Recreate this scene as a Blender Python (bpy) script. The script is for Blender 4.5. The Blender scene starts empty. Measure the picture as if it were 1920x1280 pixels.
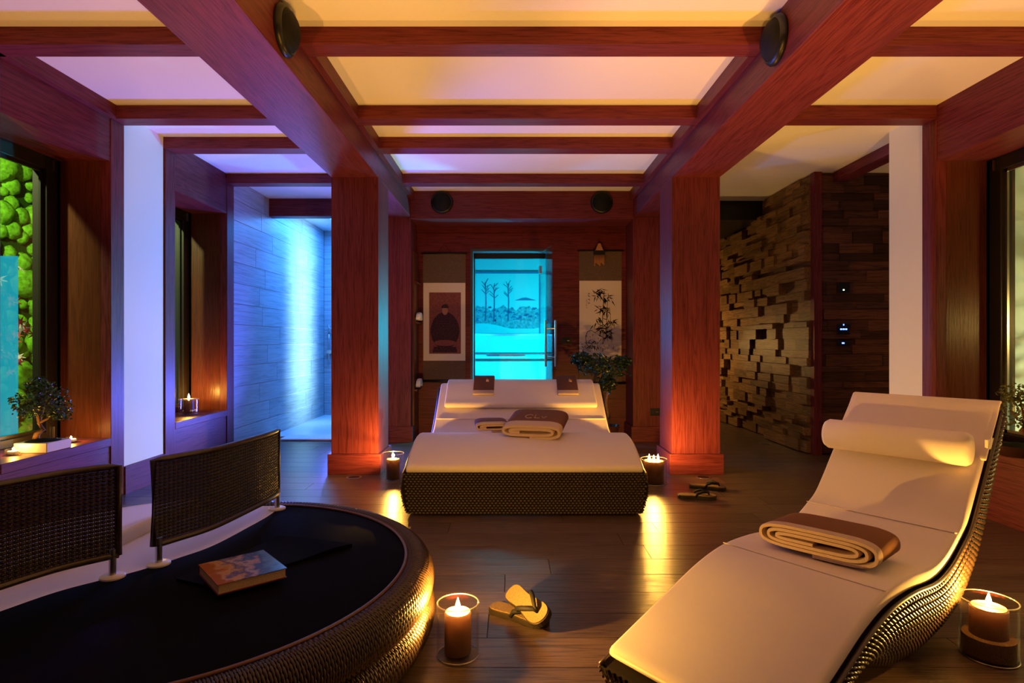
import bpy, math, random
import numpy as np
from mathutils import Vector, Matrix
random.seed(7); RNG = np.random.default_rng(7)
sc = bpy.context.scene
COL = sc.collection
PI = math.pi

# ------------------------------------------------------------------ camera, world, exposure
F, CH = 1111.0, 1.10                       # focal length in pixels of the 1920 frame, eye height
cam_d = bpy.data.cameras.new('camera'); cam = bpy.data.objects.new('camera', cam_d); COL.objects.link(cam)
cam_d.sensor_width = 36; cam_d.lens = 36*F/1920; cam_d.clip_start = .02
cam.location = (0, 0, CH); cam.rotation_euler = (PI/2, 0, 0)
sc.camera = cam
w = bpy.data.worlds.new('night'); sc.world = w; w.use_nodes = True
w.node_tree.nodes['Background'].inputs[0].default_value = (.10, .12, .2, 1)
w.node_tree.nodes['Background'].inputs[1].default_value = .02
sc.view_settings.view_transform = 'Standard'; sc.view_settings.look = 'None'
sc.view_settings.gamma = 1; sc.view_settings.use_curve_mapping = False
sc.view_settings.exposure = 0.20

H_ = 2.743
WARM = (1.0, .48, .07); BLUE = (.03, .27, 1.0); CYAN = (.0, .62, .80)
def lamp(name, kind, loc, col, power, size=.02, rot=(0, 0, 0), parent=None, **k):
    d = bpy.data.lights.new(name, kind); d.color = col; d.energy = power
    if kind == 'AREA':
        d.shape = 'RECTANGLE'; d.size = size; d.size_y = k.get('size_y', size); d.spread = k.get('spread', PI)
    else: d.shadow_soft_size = size
    if kind == 'SPOT': d.spot_size = k.get('angle', 1.0); d.spot_blend = k.get('blend', .5)
    o = bpy.data.objects.new(name, d); COL.objects.link(o); o.location = loc; o.rotation_euler = rot
    if parent: o.parent = parent
    return o
def aim(o, p):
    v = Vector(p)-o.location; o.rotation_euler = v.to_track_quat('-Z', 'Y').to_euler()
# ceiling lamps of the shower (blue), of the whirlpool room behind the glass door (cyan), garden spots, and added unseen fill lamps
lamp('shower_ceiling_light', 'AREA', (-2.05, 7.75, 2.70), BLUE, 105, 1.1, size_y=1.5)
lamp('shower_streak_fill', 'AREA', (-1.40, 7.9, 1.38), (.42, .88, 1.0), 19, 2.3, rot=(0, PI/2, 0), size_y=.22, spread=.95)  # added unseen strip lamp, makes the pale streak on the tile wall
s = lamp('shower_blue_fill', 'SPOT', (-1.75, 6.62, .45), (.12, .14, 1.0), 430, .20, angle=2.7, blend=1); aim(s, (-1.3, 3.4, 2.0))  # added blue lamp hidden behind the column, spills into the room
lamp('whirlpool_ceiling_light', 'AREA', (0, 7.72, 2.36), CYAN, 26, 1.6, size_y=.9)
lamp('whirlpool_side_fill', 'POINT', (.80, 7.68, 1.25), (.0, .62, .92), 330, .04)  # added lamp out of view, brightens the daybed-side column faces
lamp('whirlpool_side_fill', 'POINT', (-.80, 7.68, 1.25), (.0, .34, 1.0), 140, .04)  # added lamp out of view, brightens the lounger-side column faces
lamp('passage_fill', 'POINT', (1.98, 8.35, 1.05), (1.0, .58, .16), 34, .03)  # added unseen warm lamp, lights the side block wall
s = lamp('garden_spot_moss', 'SPOT', (-3.75, 3.3, 2.9), (.75, 1.0, .40), 580, .05, angle=2.2, blend=.6); aim(s, (-4.75, 5.0, 1.4))
s = lamp('garden_spot_wall', 'SPOT', (4.3, 3.0, .15), (.85, 1.0, .45), 120, .05, angle=2.2, blend=.6); aim(s, (5.2, 5.4, 1.6))
lamp('garden_path_lamp', 'POINT', (4.35, 2.7, 1.25), (1, .62, .16), 30, .02)
# added unseen warm spots near the viewer, without fixtures, brightening the ceiling
for x_, p_ in ((-2.0, 200), (.15, 190), (2.1, 380)):
    s = lamp('ceiling_warm_fill', 'SPOT', (x_, .9, .02), (1.0, .42, .07), p_, .05, angle=1.05, blend=.5); aim(s, (x_*.95, 2.9, H_))

# ------------------------------------------------------------------ materials
def newmat(name):
    m = bpy.data.materials.new(name); m.use_nodes = True
    nt = m.node_tree; b = nt.nodes['Principled BSDF']
    return m, nt, b
def N(nt, t, **kw):
    n = nt.nodes.new(t)
    for k, v in kw.items():
        if k in n.inputs: n.inputs[k].default_value = v
        else: setattr(n, k, v)
    return n
def ramp(nt, fac, stops):
    r = nt.nodes.new('ShaderNodeValToRGB'); e = r.color_ramp.elements
    while len(e) < len(stops): e.new(.5)
    for i, (p, c) in enumerate(stops): e[i].position = p; e[i].color = (*c, 1)
    nt.links.new(fac, r.inputs[0]); return r.outputs[0]
def plain(name, col, rough=.6, spec=.4, metal=0, noise=0, nscale=30, bump=0):
    m, nt, b = newmat(name)
    b.inputs['Base Color'].default_value = (*col, 1); b.inputs['Roughness'].default_value = rough
    b.inputs['Specular IOR Level'].default_value = spec; b.inputs['Metallic'].default_value = metal
    if noise or bump:
        g = N(nt, 'ShaderNodeNewGeometry'); n = N(nt, 'ShaderNodeTexNoise', Scale=nscale, Detail=4.0)
        nt.links.new(g.outputs['Position'], n.inputs['Vector'])
        if noise:
            c = ramp(nt, n.outputs['Fac'], [(.3, tuple(x*(1-noise) for x in col)), (.7, tuple(min(1, x*(1+noise)) for x in col))])
            nt.links.new(c, b.inputs['Base Color'])
        if bump:
            bp = N(nt, 'ShaderNodeBump', Strength=bump, Distance=.004); nt.links.new(n.outputs['Fac'], bp.inputs['Height'])
            nt.links.new(bp.outputs[0], b.inputs['Normal'])
    return m
def wood(name, axis, lo, hi, rough=.45, spec=.22, per_obj=.0, scale=1.0, bump=.25):
    """grain that runs along one world axis"""
    m, nt, b = newmat(name)
    g = N(nt, 'ShaderNodeNewGeometry'); oi = N(nt, 'ShaderNodeObjectInfo')
    mp = N(nt, 'ShaderNodeMapping'); s = [16*scale, 16*scale, 16*scale]; s[axis] = .7*scale
    mp.inputs['Scale'].default_value = s
    ad = N(nt, 'ShaderNodeVectorMath', operation='ADD'); sl = N(nt, 'ShaderNodeVectorMath', operation='SCALE')
    cb = N(nt, 'ShaderNodeCombineXYZ')
    for i in range(3): nt.links.new(oi.outputs['Random'], cb.inputs[i])
    nt.links.new(cb.outputs[0], sl.inputs[0]); sl.inputs['Scale'].default_value = 7.3
    nt.links.new(g.outputs['Position'], ad.inputs[0]); nt.links.new(sl.outputs[0], ad.inputs[1])
    nt.links.new(ad.outputs[0], mp.inputs['Vector'])
    n1 = N(nt, 'ShaderNodeTexNoise', Scale=1.0, Detail=3.0, Distortion=.35); nt.links.new(mp.outputs[0], n1.inputs['Vector'])
    mu = N(nt, 'ShaderNodeMath', operation='MULTIPLY'); mu.inputs[1].default_value = 9.0; nt.links.new(n1.outputs['Fac'], mu.inputs[0])
    fr = N(nt, 'ShaderNodeMath', operation='PINGPONG'); fr.inputs[1].default_value = .5; nt.links.new(mu.outputs[0], fr.inputs[0])
    n2 = N(nt, 'ShaderNodeTexNoise', Scale=14.0, Detail=2.0); nt.links.new(mp.outputs[0], n2.inputs['Vector'])
    mx = N(nt, 'ShaderNodeMath', operation='MULTIPLY_ADD'); mx.inputs[1].default_value = .9
    nt.links.new(fr.outputs[0], mx.inputs[0]); nt.links.new(n2.outputs['Fac'], mx.inputs[2])
    c = ramp(nt, mx.outputs[0], [(.42, lo), (.62, tuple((a+b_)/2 for a, b_ in zip(lo, hi))), (.95, hi)])
    if per_obj:
        hs = N(nt, 'ShaderNodeHueSaturation'); nt.links.new(c, hs.inputs['Color'])
        mr = N(nt, 'ShaderNodeMapRange'); mr.inputs['To Min'].default_value = 1-per_obj; mr.inputs['To Max'].default_value = 1+per_obj
        nt.links.new(oi.outputs['Random'], mr.inputs['Value']); nt.links.new(mr.outputs[0], hs.inputs['Value']); c = hs.outputs[0]
    nt.links.new(c, b.inputs['Base Color'])
    b.inputs['Roughness'].default_value = rough; b.inputs['Specular IOR Level'].default_value = spec
    bp = N(nt, 'ShaderNodeBump', Strength=bump, Distance=.002); nt.links.new(mx.outputs[0], bp.inputs['Height']); nt.links.new(bp.outputs[0], b.inputs['Normal'])
    return m
def glass(name, tint=(1, 1, 1), ior=1.45, rough=.0):
    m = bpy.data.materials.new(name); m.use_nodes = True; nt = m.node_tree; nt.nodes.clear()
    o = N(nt, 'ShaderNodeOutputMaterial'); mix = N(nt, 'ShaderNodeMixShader'); t = N(nt, 'ShaderNodeBsdfTransparent'); gl = N(nt, 'ShaderNodeBsdfGlossy')
    t.inputs[0].default_value = (*tint, 1); gl.inputs['Roughness'].default_value = rough
    f0 = ((ior-1)/(ior+1))**2; lw = N(nt, 'ShaderNodeLayerWeight'); lw.inputs['Blend'].default_value = .5
    pw = N(nt, 'ShaderNodeMath', operation='POWER'); pw.inputs[1].default_value = 5.0; nt.links.new(lw.outputs['Facing'], pw.inputs[0])
    fr = N(nt, 'ShaderNodeMath', operation='MULTIPLY_ADD'); fr.inputs[1].default_value = (1-f0)*.7; fr.inputs[2].default_value = f0; nt.links.new(pw.outputs[0], fr.inputs[0])
    nt.links.new(fr.outputs[0], mix.inputs[0]); nt.links.new(t.outputs[0], mix.inputs[1]); nt.links.new(gl.outputs[0], mix.inputs[2]); nt.links.new(mix.outputs[0], o.inputs[0])
    return m
def emit(name, col, strength):
    m, nt, b = newmat(name); b.inputs['Base Color'].default_value = (0, 0, 0, 1)
    b.inputs['Emission Color'].default_value = (*col, 1); b.inputs['Emission Strength'].default_value = strength
    return m
CL, CHI = (.080, .010, .013), (.158, .029, .036)
M = {}
for i, ax in enumerate('xyz'): M['w'+ax] = wood('cherry_wood_'+ax, i, CL, CHI)
M['board'] = wood('cherry_boards', 0, (.06, .006, .007), (.13, .018, .020), per_obj=.22)
M['jamb'] = wood('dark_cherry_veneer', 2, (.075, .017, .008), (.115, .028, .013), rough=.3)
M['plank'] = wood('brown_floor_planks', 0, (.050, .030, .022), (.135, .085, .062), rough=.30, spec=.45, per_obj=.16, scale=1.3, bump=.35)
M['tile'] = wood('wood_look_tile_side', 1, (.27, .29, .32), (.40, .43, .48), rough=.35, per_obj=.07, scale=.55)
M['tilex'] = wood('wood_look_tile_back', 0, (.27, .29, .32), (.40, .43, .48), rough=.35, per_obj=.07, scale=.55)
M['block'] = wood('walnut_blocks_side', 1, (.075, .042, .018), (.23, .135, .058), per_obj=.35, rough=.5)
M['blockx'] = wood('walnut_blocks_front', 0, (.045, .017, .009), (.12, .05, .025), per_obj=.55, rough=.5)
M['plaster'] = plain('white_plaster', (.80, .79, .77), .9, .1, bump=.05, nscale=120)
M['grout'] = plain('dark_joint', (.012, .010, .010), .9, .1)
M['tgrout'] = plain('grey_grout', (.03, .03, .04), .9, .1)
M['black'] = plain('black_plastic', (.008, .008, .009), .35, .4)
M['darkmetal'] = plain('bronze_window_metal', (.030, .022, .018), .35, .5, .3)
M['steel'] = plain('brushed_steel', (.55, .55, .56), .28, .5, 1)
M['cushion'] = plain('cream_cushion_fabric', (.78, .69, .62), .85, .15, bump=.06, nscale=260)
M['whitepad'] = plain('white_pad_fabric', (.74, .72, .74), .85, .15, bump=.06, nscale=260)
M['blackfab'] = plain('black_fabric', (.003, .003, .0055), .85, .06, bump=.08, nscale=200)
M['wicker'] = plain('dark_brown_wicker', (.048, .027, .016), .32, .6, noise=.3, nscale=60)
M['wickerdark'] = plain('espresso_wicker', (.028, .016, .010), .42, .4, noise=.3, nscale=60)
M['wickback'] = plain('wicker_backing', (.012, .008, .006), .8, .1)
M['glass'] = glass('clear_glass', (.99, .99, .99), 1.5); M['pane'] = glass('window_glass', (.93, .97, .95), 3.3); M['door'] = glass('door_glass', (.9, .97, .97), 1.5)
M['wax'] = plain('dark_brown_wax', (.060, .020, .012), .45, .4); M['redwax'] = plain('melted_red_wax', (.55, .08, .03), .3, .5)
M['sand'] = plain('brown_sand', (.10, .055, .03), .9, .1, noise=.6, nscale=400, bump=.6)
M['rim'] = glass('glass_edge', (.9, .9, .9), 4.5, .25)
M['flame'] = emit('candle_flame', (1, .62, .22), 60)
_nt = M['flame'].node_tree; _a = N(_nt, 'ShaderNodeAddShader'); _e = N(_nt, 'ShaderNodeEmission', Strength=40.0); _e.inputs[0].default_value = (1, .60, .20, 1)
_nt.links.new(_e.outputs[0], _a.inputs[0]); _nt.links.new(N(_nt, 'ShaderNodeBsdfTransparent').outputs[0], _a.inputs[1]); _nt.links.new(_a.outputs[0], _nt.nodes['Material Output'].inputs[0])
M['wick'] = M['black']
M['leaf'] = plain('glossy_green_leaf', (.035, .085, .020), .35, .5, noise=.5, nscale=40)
M['leafdark'] = plain('dark_green_leaf', (.014, .035, .012), .35, .5, noise=.5, nscale=40)
M['leafgold'] = plain('olive_green_leaf', (.10, .11, .02), .4, .4, noise=.5, nscale=40)
M['bark'] = plain('pale_bark', (.20, .11, .06), .8, .2, noise=.4, nscale=60)
M['moss'] = plain('green_moss', (.15, .36, .02), .95, .05, noise=.5, nscale=26, bump=1.0)
M['mossdark'] = plain('moss_underlay', (.015, .05, .006), .95, .05)
M['red'] = plain('red_maple_leaf', (.36, .035, .04), .5, .3, noise=.4, nscale=20); M['pink'] = plain('pale_maple_leaf', (.60, .42, .40), .5, .3)
M['soil'] = plain('dark_soil', (.02, .022, .010), .9, .1, noise=.4, nscale=90)
M['ceramic'] = plain('white_ceramic', (.75, .72, .66), .3, .5); M['glaze'] = plain('brown_glazed_pot', (.05, .018, .010), .12, .6)
M['brocade'] = plain('grey_brown_brocade', (.115, .075, .050), .8, .2, noise=.35, nscale=140)
M['paper'] = plain('cream_paper', (.62, .55, .47), .8, .15); M['silk'] = plain('red_brown_silk', (.17, .055, .055), .8, .15, noise=.25, nscale=60)
M['robe'] = plain('dark_robe_paint', (.045, .020, .028), .8, .1, noise=.5, nscale=70); M['face'] = plain('face_paint', (.30, .15, .11), .8, .1)
M['ink'] = plain('black_ink', (.015, .012, .014), .8, .1); M['rod'] = plain('pale_wood_rod', (.42, .20, .09), .5, .3)
M['tan'] = plain('woven_tan_footbed', (.17, .11, .045), .6, .3, noise=.3, nscale=200); M['sole'] = plain('dark_sole', (.025, .018, .012), .5, .3)
M['strap'] = plain('black_velvet_strap', (.010, .009, .010), .7, .2)
M['white'] = plain('white_terry', (.78, .77, .76), .95, .05, bump=.4, nscale=300)
M['outwall'] = plain('garden_render_wall', (.62, .70, .50), .9, .1, noise=.1, nscale=4)
M['outground'] = plain('garden_ground', (.04, .06, .02), .95, .1, noise=.4, nscale=12)
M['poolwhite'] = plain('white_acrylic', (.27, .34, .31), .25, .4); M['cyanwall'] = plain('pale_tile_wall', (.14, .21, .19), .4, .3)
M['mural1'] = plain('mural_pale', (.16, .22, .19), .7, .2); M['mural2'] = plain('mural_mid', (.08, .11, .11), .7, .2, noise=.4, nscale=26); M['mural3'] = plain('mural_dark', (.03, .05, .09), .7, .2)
M['ledb'] = emit('blue_led', (.05, .12, 1), 14); M['ledg'] = emit('green_led', (.6, 1, .5), 5); M['ledw'] = emit('white_blue_led', (.5, .75, 1), 40)
M['page'] = plain('book_pages', (.55, .40, .24), .8, .1, noise=.2, nscale=300)
def towel_mat(name, axis, a, b_):
    """brown towel whose hem band (local coordinate below a threshold) is cream"""
    m, nt, b = newmat(name)
    tc = N(nt, 'ShaderNodeTexCoord'); sp = N(nt, 'ShaderNodeSeparateXYZ'); nt.links.new(tc.outputs['Object'], sp.inputs[0])
    gt = N(nt, 'ShaderNodeMath', operation='GREATER_THAN'); gt.inputs[1].default_value = a; nt.links.new(sp.outputs[axis], gt.inputs[0])
    mx = N(nt, 'ShaderNodeMix', data_type='RGBA'); nt.links.new(gt.outputs[0], mx.inputs['Factor'])
    mx.inputs['A'].default_value = (.62, .47, .36, 1); mx.inputs['B'].default_value = (*b_, 1)
    nt.links.new(mx.outputs['Result'], b.inputs['Base Color'])
    n = N(nt, 'ShaderNodeTexNoise', Scale=420.0, Detail=2.0); bp = N(nt, 'ShaderNodeBump', Strength=.7, Distance=.004)
    nt.links.new(tc.outputs['Object'], n.inputs['Vector']); nt.links.new(n.outputs['Fac'], bp.inputs['Height']); nt.links.new(bp.outputs[0], b.inputs['Normal'])
    b.inputs['Roughness'].default_value = .95; b.inputs['Specular IOR Level'].default_value = .05
    return m
M['towel'] = towel_mat('brown_terry_towel', 1, -.085, (.22, .10, .055))
M['towel2'] = towel_mat('brown_hand_towel', 1, -.195, (.17, .075, .05))
def cover_mat():
    m, nt, b = newmat('book_cover_print')
    tc = N(nt, 'ShaderNodeTexCoord'); n = N(nt, 'ShaderNodeTexNoise', Scale=22.0, Detail=3.0); nt.links.new(tc.outputs['Object'], n.inputs['Vector'])
    sp = N(nt, 'ShaderNodeSeparateXYZ'); nt.links.new(tc.outputs['Object'], sp.inputs[0])
    ma = N(nt, 'ShaderNodeMath', operation='MULTIPLY_ADD'); ma.inputs[1].default_value = 4.5; nt.links.new(sp.outputs[0], ma.inputs[0]); nt.links.new(n.outputs['Fac'], ma.inputs[2])
    c = ramp(nt, ma.outputs[0], [(.10, (.35, .12, .03)), (.25, (.55, .33, .16)), (.42, (.10, .10, .22)), (.58, (.45, .36, .42)), (.75, (.06, .12, .36)), (.95, (.12, .26, .60))])
    nt.links.new(c, b.inputs['Base Color']); b.inputs['Roughness'].default_value = .25; return m
M['cover'] = cover_mat()

# ------------------------------------------------------------------ mesh building
class MB:
    def __init__(s): s.v = []; s.f = []
    def add(s, vs, fs):
        o = len(s.v); s.v += [tuple(p) for p in vs]; s.f += [tuple(i+o for i in f) for f in fs]; return s
    def box(s, x0, x1, y0, y1, z0, z1, mat=None):
        vs = [Vector(p) for p in ((x0, y0, z0), (x1, y0, z0), (x1, y1, z0), (x0, y1, z0), (x0, y0, z1), (x1, y0, z1), (x1, y1, z1), (x0, y1, z1))]
        if mat: vs = [mat @ p for p in vs]
        return s.add(vs, [(0, 3, 2, 1), (4, 5, 6, 7), (0, 1, 5, 4), (1, 2, 6, 5), (2, 3, 7, 6), (3, 0, 4, 7)])
    def lathe(s, prof, n=32, c=(0, 0, 0), sx=1, sy=1, mat=None):
        vs, fs = [], []; k = len(prof)
        for i in range(n):
            a = 2*PI*i/n
            for r, z in prof:
                p = Vector((r*math.cos(a)*sx, r*math.sin(a)*sy, z))
                if mat: p = mat @ p
                vs.append((p[0]+c[0], p[1]+c[1], p[2]+c[2]))
        for i in range(n):
            for j in range(k-1):
                a, b, cc, d = i*k+j, ((i+1) % n)*k+j, ((i+1) % n)*k+j+1, i*k+j+1
                fs.append((a, b, cc, d))
        return s.add(vs, fs)
    def tube(s, pts, r, n=8):
        pts = [Vector(p) for p in pts]; rr = r if isinstance(r, (list, tuple)) else [r]*len(pts)
        vs, fs = [], []
        for i, p in enumerate(pts):
            t = (pts[min(i+1, len(pts)-1)]-pts[max(i-1, 0)]).normalized()
            a = t.cross(Vector((0, 0, 1)));
            if a.length < 1e-3: a = t.cross(Vector((1, 0, 0)))
            a.normalize(); b = t.cross(a)
            for j in range(n): vs.append(p+(a*math.cos(2*PI*j/n)+b*math.sin(2*PI*j/n))*rr[i])
        for i in range(len(pts)-1):
            for j in range(n): fs.append((i*n+j, i*n+(j+1) % n, (i+1)*n+(j+1) % n, (i+1)*n+j))
        fs.append(tuple(range(n))[::-1]); fs.append(tuple((len(pts)-1)*n+j for j in range(n)))
        return s.add(vs, fs)
    def prism(s, poly, z0, z1, mat=None):
        n = len(poly); vs = [Vector((x, y, z0)) for x, y in poly]+[Vector((x, y, z1)) for x, y in poly]
        if mat: vs = [mat @ p for p in vs]
        fs = [tuple(range(n))[::-1], tuple(range(n, 2*n))]+[(i, (i+1) % n, n+(i+1) % n, n+i) for i in range(n)]
        return s.add(vs, fs)
    def loft(s, rings, caps=True, closed=True):
        n = len(rings[0]); vs = [p for r in rings for p in r]; fs = []
        m = n if closed else n-1
        for i in range(len(rings)-1):
            for j in range(m): fs.append((i*n+j, i*n+(j+1) % n, (i+1)*n+(j+1) % n, (i+1)*n+j))
        if caps: fs.append(tuple(range(n))[::-1]); fs.append(tuple((len(rings)-1)*n+j for j in range(n)))
        return s.add(vs, fs)
    def mesh(s, name, mat, smooth=False):
        me = bpy.data.meshes.new(name); me.from_pydata([tuple(v) for v in s.v], [], s.f)
        if mat: me.materials.append(mat if not isinstance(mat, str) else M[mat])
        if smooth: me.polygons.foreach_set('use_smooth', [True]*len(me.polygons))
        me.validate(); me.update(); return me
    def build(s, name, mat, parent=None, smooth=False, bevel=0, sharp=None):
        o = bpy.data.objects.new(name, s.mesh(name, mat, smooth)); COL.objects.link(o)
        if parent: o.parent = parent
        if bevel:
            b = o.modifiers.new('bevel', 'BEVEL'); b.width = bevel; b.segments = 2; b.limit_method = 'ANGLE'; b.angle_limit = .7
        if smooth and sharp:
            o.data.set_sharp_from_angle(angle=sharp)
        return o
def tag(o, label, cat=None, group=None, kind=None):
    o['label'] = label
    if cat: o['category'] = cat
    if group: o['group'] = group
    if kind: o['kind'] = kind
    return o
def thing(name, label, cat, loc=(0, 0, 0), rz=0, group=None, kind=None):
    o = bpy.data.objects.new(name, None); COL.objects.link(o); o.location = loc; o.rotation_euler = (0, 0, rz); o.empty_display_size = .1
    return tag(o, label, cat, group, kind)
def struct(o, label, cat): return tag(o, label, cat, kind='structure')
UNIT = MB().box(-.5, .5, -.5, .5, -.5, .5)
_unit = {}
def piece(name, mat, parent, x0, x1, y0, y1, z0, z1):
    """one box piece of a surface, sharing one unit mesh per material"""
    if mat not in _unit: _unit[mat] = UNIT.mesh(name, mat)
    o = bpy.data.objects.new(name, _unit[mat]); COL.objects.link(o); o.parent = parent
    o.location = ((x0+x1)/2, (y0+y1)/2, (z0+z1)/2); o.scale = (x1-x0, y1-y0, z1-z0); return o
def pills(surf, nu, nv, h, along='u', fill=(.96, .9), stagger=True, two=False, u1=1.0, v1=1.0):
    """woven strands: one little raised pill per cell of a surface surf(u,v) -> position, normal (arrays)"""
    iu, iv = np.meshgrid(np.arange(nu), np.arange(nv), indexing='ij'); iu = iu.ravel(); iv = iv.ravel()
    if along == 'u':
        uc = (iu+.5+(.5*(iv % 2) if stagger else 0))/nu; vc = (iv+.5)/nv; du, dv = fill[0]/nu, fill[1]/nv
    else:
        uc = (iu+.5)/nu; vc = (iv+.5+(.5*(iu % 2) if stagger else 0))/nv; du, dv = fill[1]/nu, fill[0]/nv
    S = [(-.5, .35, -.25), (-.27, 1, .9), (.27, 1, .9), (.5, .35, -.25)]
    C = [(-.5, .1), (0, 1), (.5, .1)] if not two else [(-.5, 0), (0, 1), (.5, 0), (0, -1)]
    k = len(C); P = []
    for s_, wd, hh in S:
        for c_, ch in C:
            if along == 'u': uu, vv = uc+s_*du, vc+c_*wd*dv
            else: uu, vv = uc+c_*wd*du, vc+s_*dv
            p, n = surf(uu, np.clip(vv, 0, 1))
            hgt = h*(hh*ch if ch > 0 else ((-max(hh, .2) if two and ch < 0 else (-.4 if not two else 0))))
            P.append(p+n*hgt)
    V = np.stack(P, 1).reshape(-1, 3); base = (np.arange(len(uc))*len(P))[:, None]
    fc = []
    for i in range(3):
        for j in range(k if two else k-1): fc.append((i*k+j, i*k+(j+1) % k, (i+1)*k+(j+1) % k, (i+1)*k+j))
    fc = np.array(fc); Fc = (base[:, :, None]+fc[None]).reshape(-1, 4)
    return V, Fc
def np_obj(name, parts, mat, parent, stuff=True):
    vs, fs, o = [], [], 0
    for V, Fc in parts: vs.append(V); fs.append(Fc+o); o += len(V)
    V = np.concatenate(vs); Fc = np.concatenate(fs)
    me = bpy.data.meshes.new(name); me.vertices.add(len(V)); me.vertices.foreach_set('co', V.astype(np.float32).ravel())
    me.loops.add(Fc.size); me.loops.foreach_set('vertex_index', Fc.astype(np.int32).ravel())
    me.polygons.add(len(Fc)); me.polygons.foreach_set('loop_start', np.arange(0, Fc.size, 4, dtype=np.int32))
    me.polygons.foreach_set('use_smooth', np.ones(len(Fc), bool)); me.update(calc_edges=True); me.materials.append(M[mat])
    ob = bpy.data.objects.new(name, me); COL.objects.link(ob); ob.parent = parent
    if stuff: ob['kind'] = 'stuff'
    return ob
def dense(pts, n):
    """smooth curve through points (Catmull-Rom), n samples by chord length"""
    P = np.array(pts, float); out = []
    E = np.vstack([2*P[0]-P[1], P, 2*P[-1]-P[-2]])
    for i in range(1, len(E)-2):
        for t in np.linspace(0, 1, 20, endpoint=False):
            a, b, c, d = E[i-1], E[i], E[i+1], E[i+2]
            out.append(.5*(2*b+(c-a)*t+(2*a-5*b+4*c-d)*t*t+(3*b-a-3*c+d)*t**3))
    out.append(P[-1]); out = np.array(out)
    s = np.r_[0, np.cumsum(np.linalg.norm(np.diff(out, axis=0), axis=1))]
    q = np.linspace(0, s[-1], n)
    return np.stack([np.interp(q, s, out[:, k]) for k in range(out.shape[1])], 1)

# ------------------------------------------------------------------ room shell
H, HB = 2.743, 2.65                      # ceiling, underside of the small beams
XL, XR = -2.80, 2.96                     # faces of the side walls
B = [(3.09, 3.23), (4.12, 4.26), (4.757, 4.906), (5.80, 5.94)]
ML, MR = (-1.50, -1.11), (1.327, 1.726)  # the two main beams
floor = MB().box(-3.3, 4.5, -1.6, 9.3, -.10, -.012).build('floor', 'grout')
struct(floor, 'dark brown wood plank floor with tight joints', 'floor')
y = -1.0; r = 0
while y < 9.2:
    x = -3.0-random.random()*1.2; y1 = min(y+.2, 9.2)
    while x < 4.45:
        x1 = x+1.22; a, b_ = max(x, -2.84), min(x1, 4.45 if 4.2 < y < 5.8 else 3.0)
        hidden = (y > 6.95 and -1.6 < (a+b_)/2 < 1.6) or (y > 7.0 and a > -1.7 and b_ < 1.3)
        if b_-a > .03 and not hidden and y1 > 1.4:
            if y1 > 6.8 and b_ < -1.2: pass
            else: piece('plank', 'plank', floor, a+.0016, b_-.0016, y+.0016, y1-.0016, -.02, 0)
        x = x1
    y += .2
piece('plank', 'plank', floor, -3.0, 4.0, -1.5, 1.398, -.02, 0)
ceil = MB().box(-3.3, 4.5, -1.6, 9.3, H, H+.1).build('ceiling', 'plaster')
struct(ceil, 'white plaster ceiling between the wooden beams', 'ceiling')
wr = MB().box(-3.3, 4.5, -1.7, -1.6, 0, H).build('wall_front', 'wx'); struct(wr, 'wood wall behind the viewer closing the room', 'wall')

def beam(label, x0, x1, y0, y1, z0, z1, mat): 
    o = MB().box(x0, x1, y0, y1, z0, z1).build('ceiling_beam', mat, bevel=.004); return struct(o, label, 'beam')
beam('wide cherry beam along the ceiling above the round daybed', *ML, -1.59, 6.49, 2.463, H, 'wy')
beam('wide cherry beam along the ceiling above the single lounger side', *MR, -1.59, 6.49, 2.463, H, 'wy')
wh = ['nearest of the four, beside the black wall speakers', 'second from the viewer', 'third from the viewer, in front of the columns', 'farthest, beyond the columns']
for i, (a, b_) in enumerate(B):
    beam('narrow cherry cross beam over the double bed aisle, '+wh[i], ML[1], MR[0], a, b_, HB, H, 'wx')
    beam('narrow cherry cross beam over the window and shower side, '+wh[i].replace(', beside the black wall speakers', ''), XL, ML[0], a, b_, HB, H, 'wx')
    if i < 2: beam('narrow cherry cross beam over the lounger side, '+('nearest of the two' if i == 0 else 'ending at the white pillar'), MR[1], XR, a, b_, HB, H, 'wx')
beam('deep cherry beam across the opening of the blue shower', XL, -1.5, 6.81, 6.95, 2.54, H, 'wx')
beam('deep cherry header beam with two black speakers above the scrolls', ML[1], MR[0], 6.47, 6.88, 2.44, H, 'wx')
beam('cherry beam along the ceiling of the passage by the block wall', 3.12, 3.27, 4.65, 5.76, HB, H, 'wy')
n = 0
for x0, x1, who in ((ML[1], ML[1]+.042, 'towards the daybed'), (MR[0]-.042, MR[0], 'towards the lounger')):
    for a, b_, bay in ((3.23, 4.12, 'between the first and second cross beams'), (4.26, 4.757, 'between the second and third cross beams'), (4.906, 5.80, 'between the third and fourth cross beams'), (5.94, 6.47, 'beside the header beam')):
        n += 1
        o = MB().box(x0, x1, a, b_, HB, H).build('trim_%d' % n, 'wy'); struct(o, 'cherry ceiling trim %s, aisle edge %s' % (bay, who), 'trim')
n += 1; o = MB().box(XL, XL+.05, -1.5, 4.12, HB, H).build('trim_%d' % n, 'wy'); struct(o, 'cherry ceiling trim along the wall above the moss window', 'trim')

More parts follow.
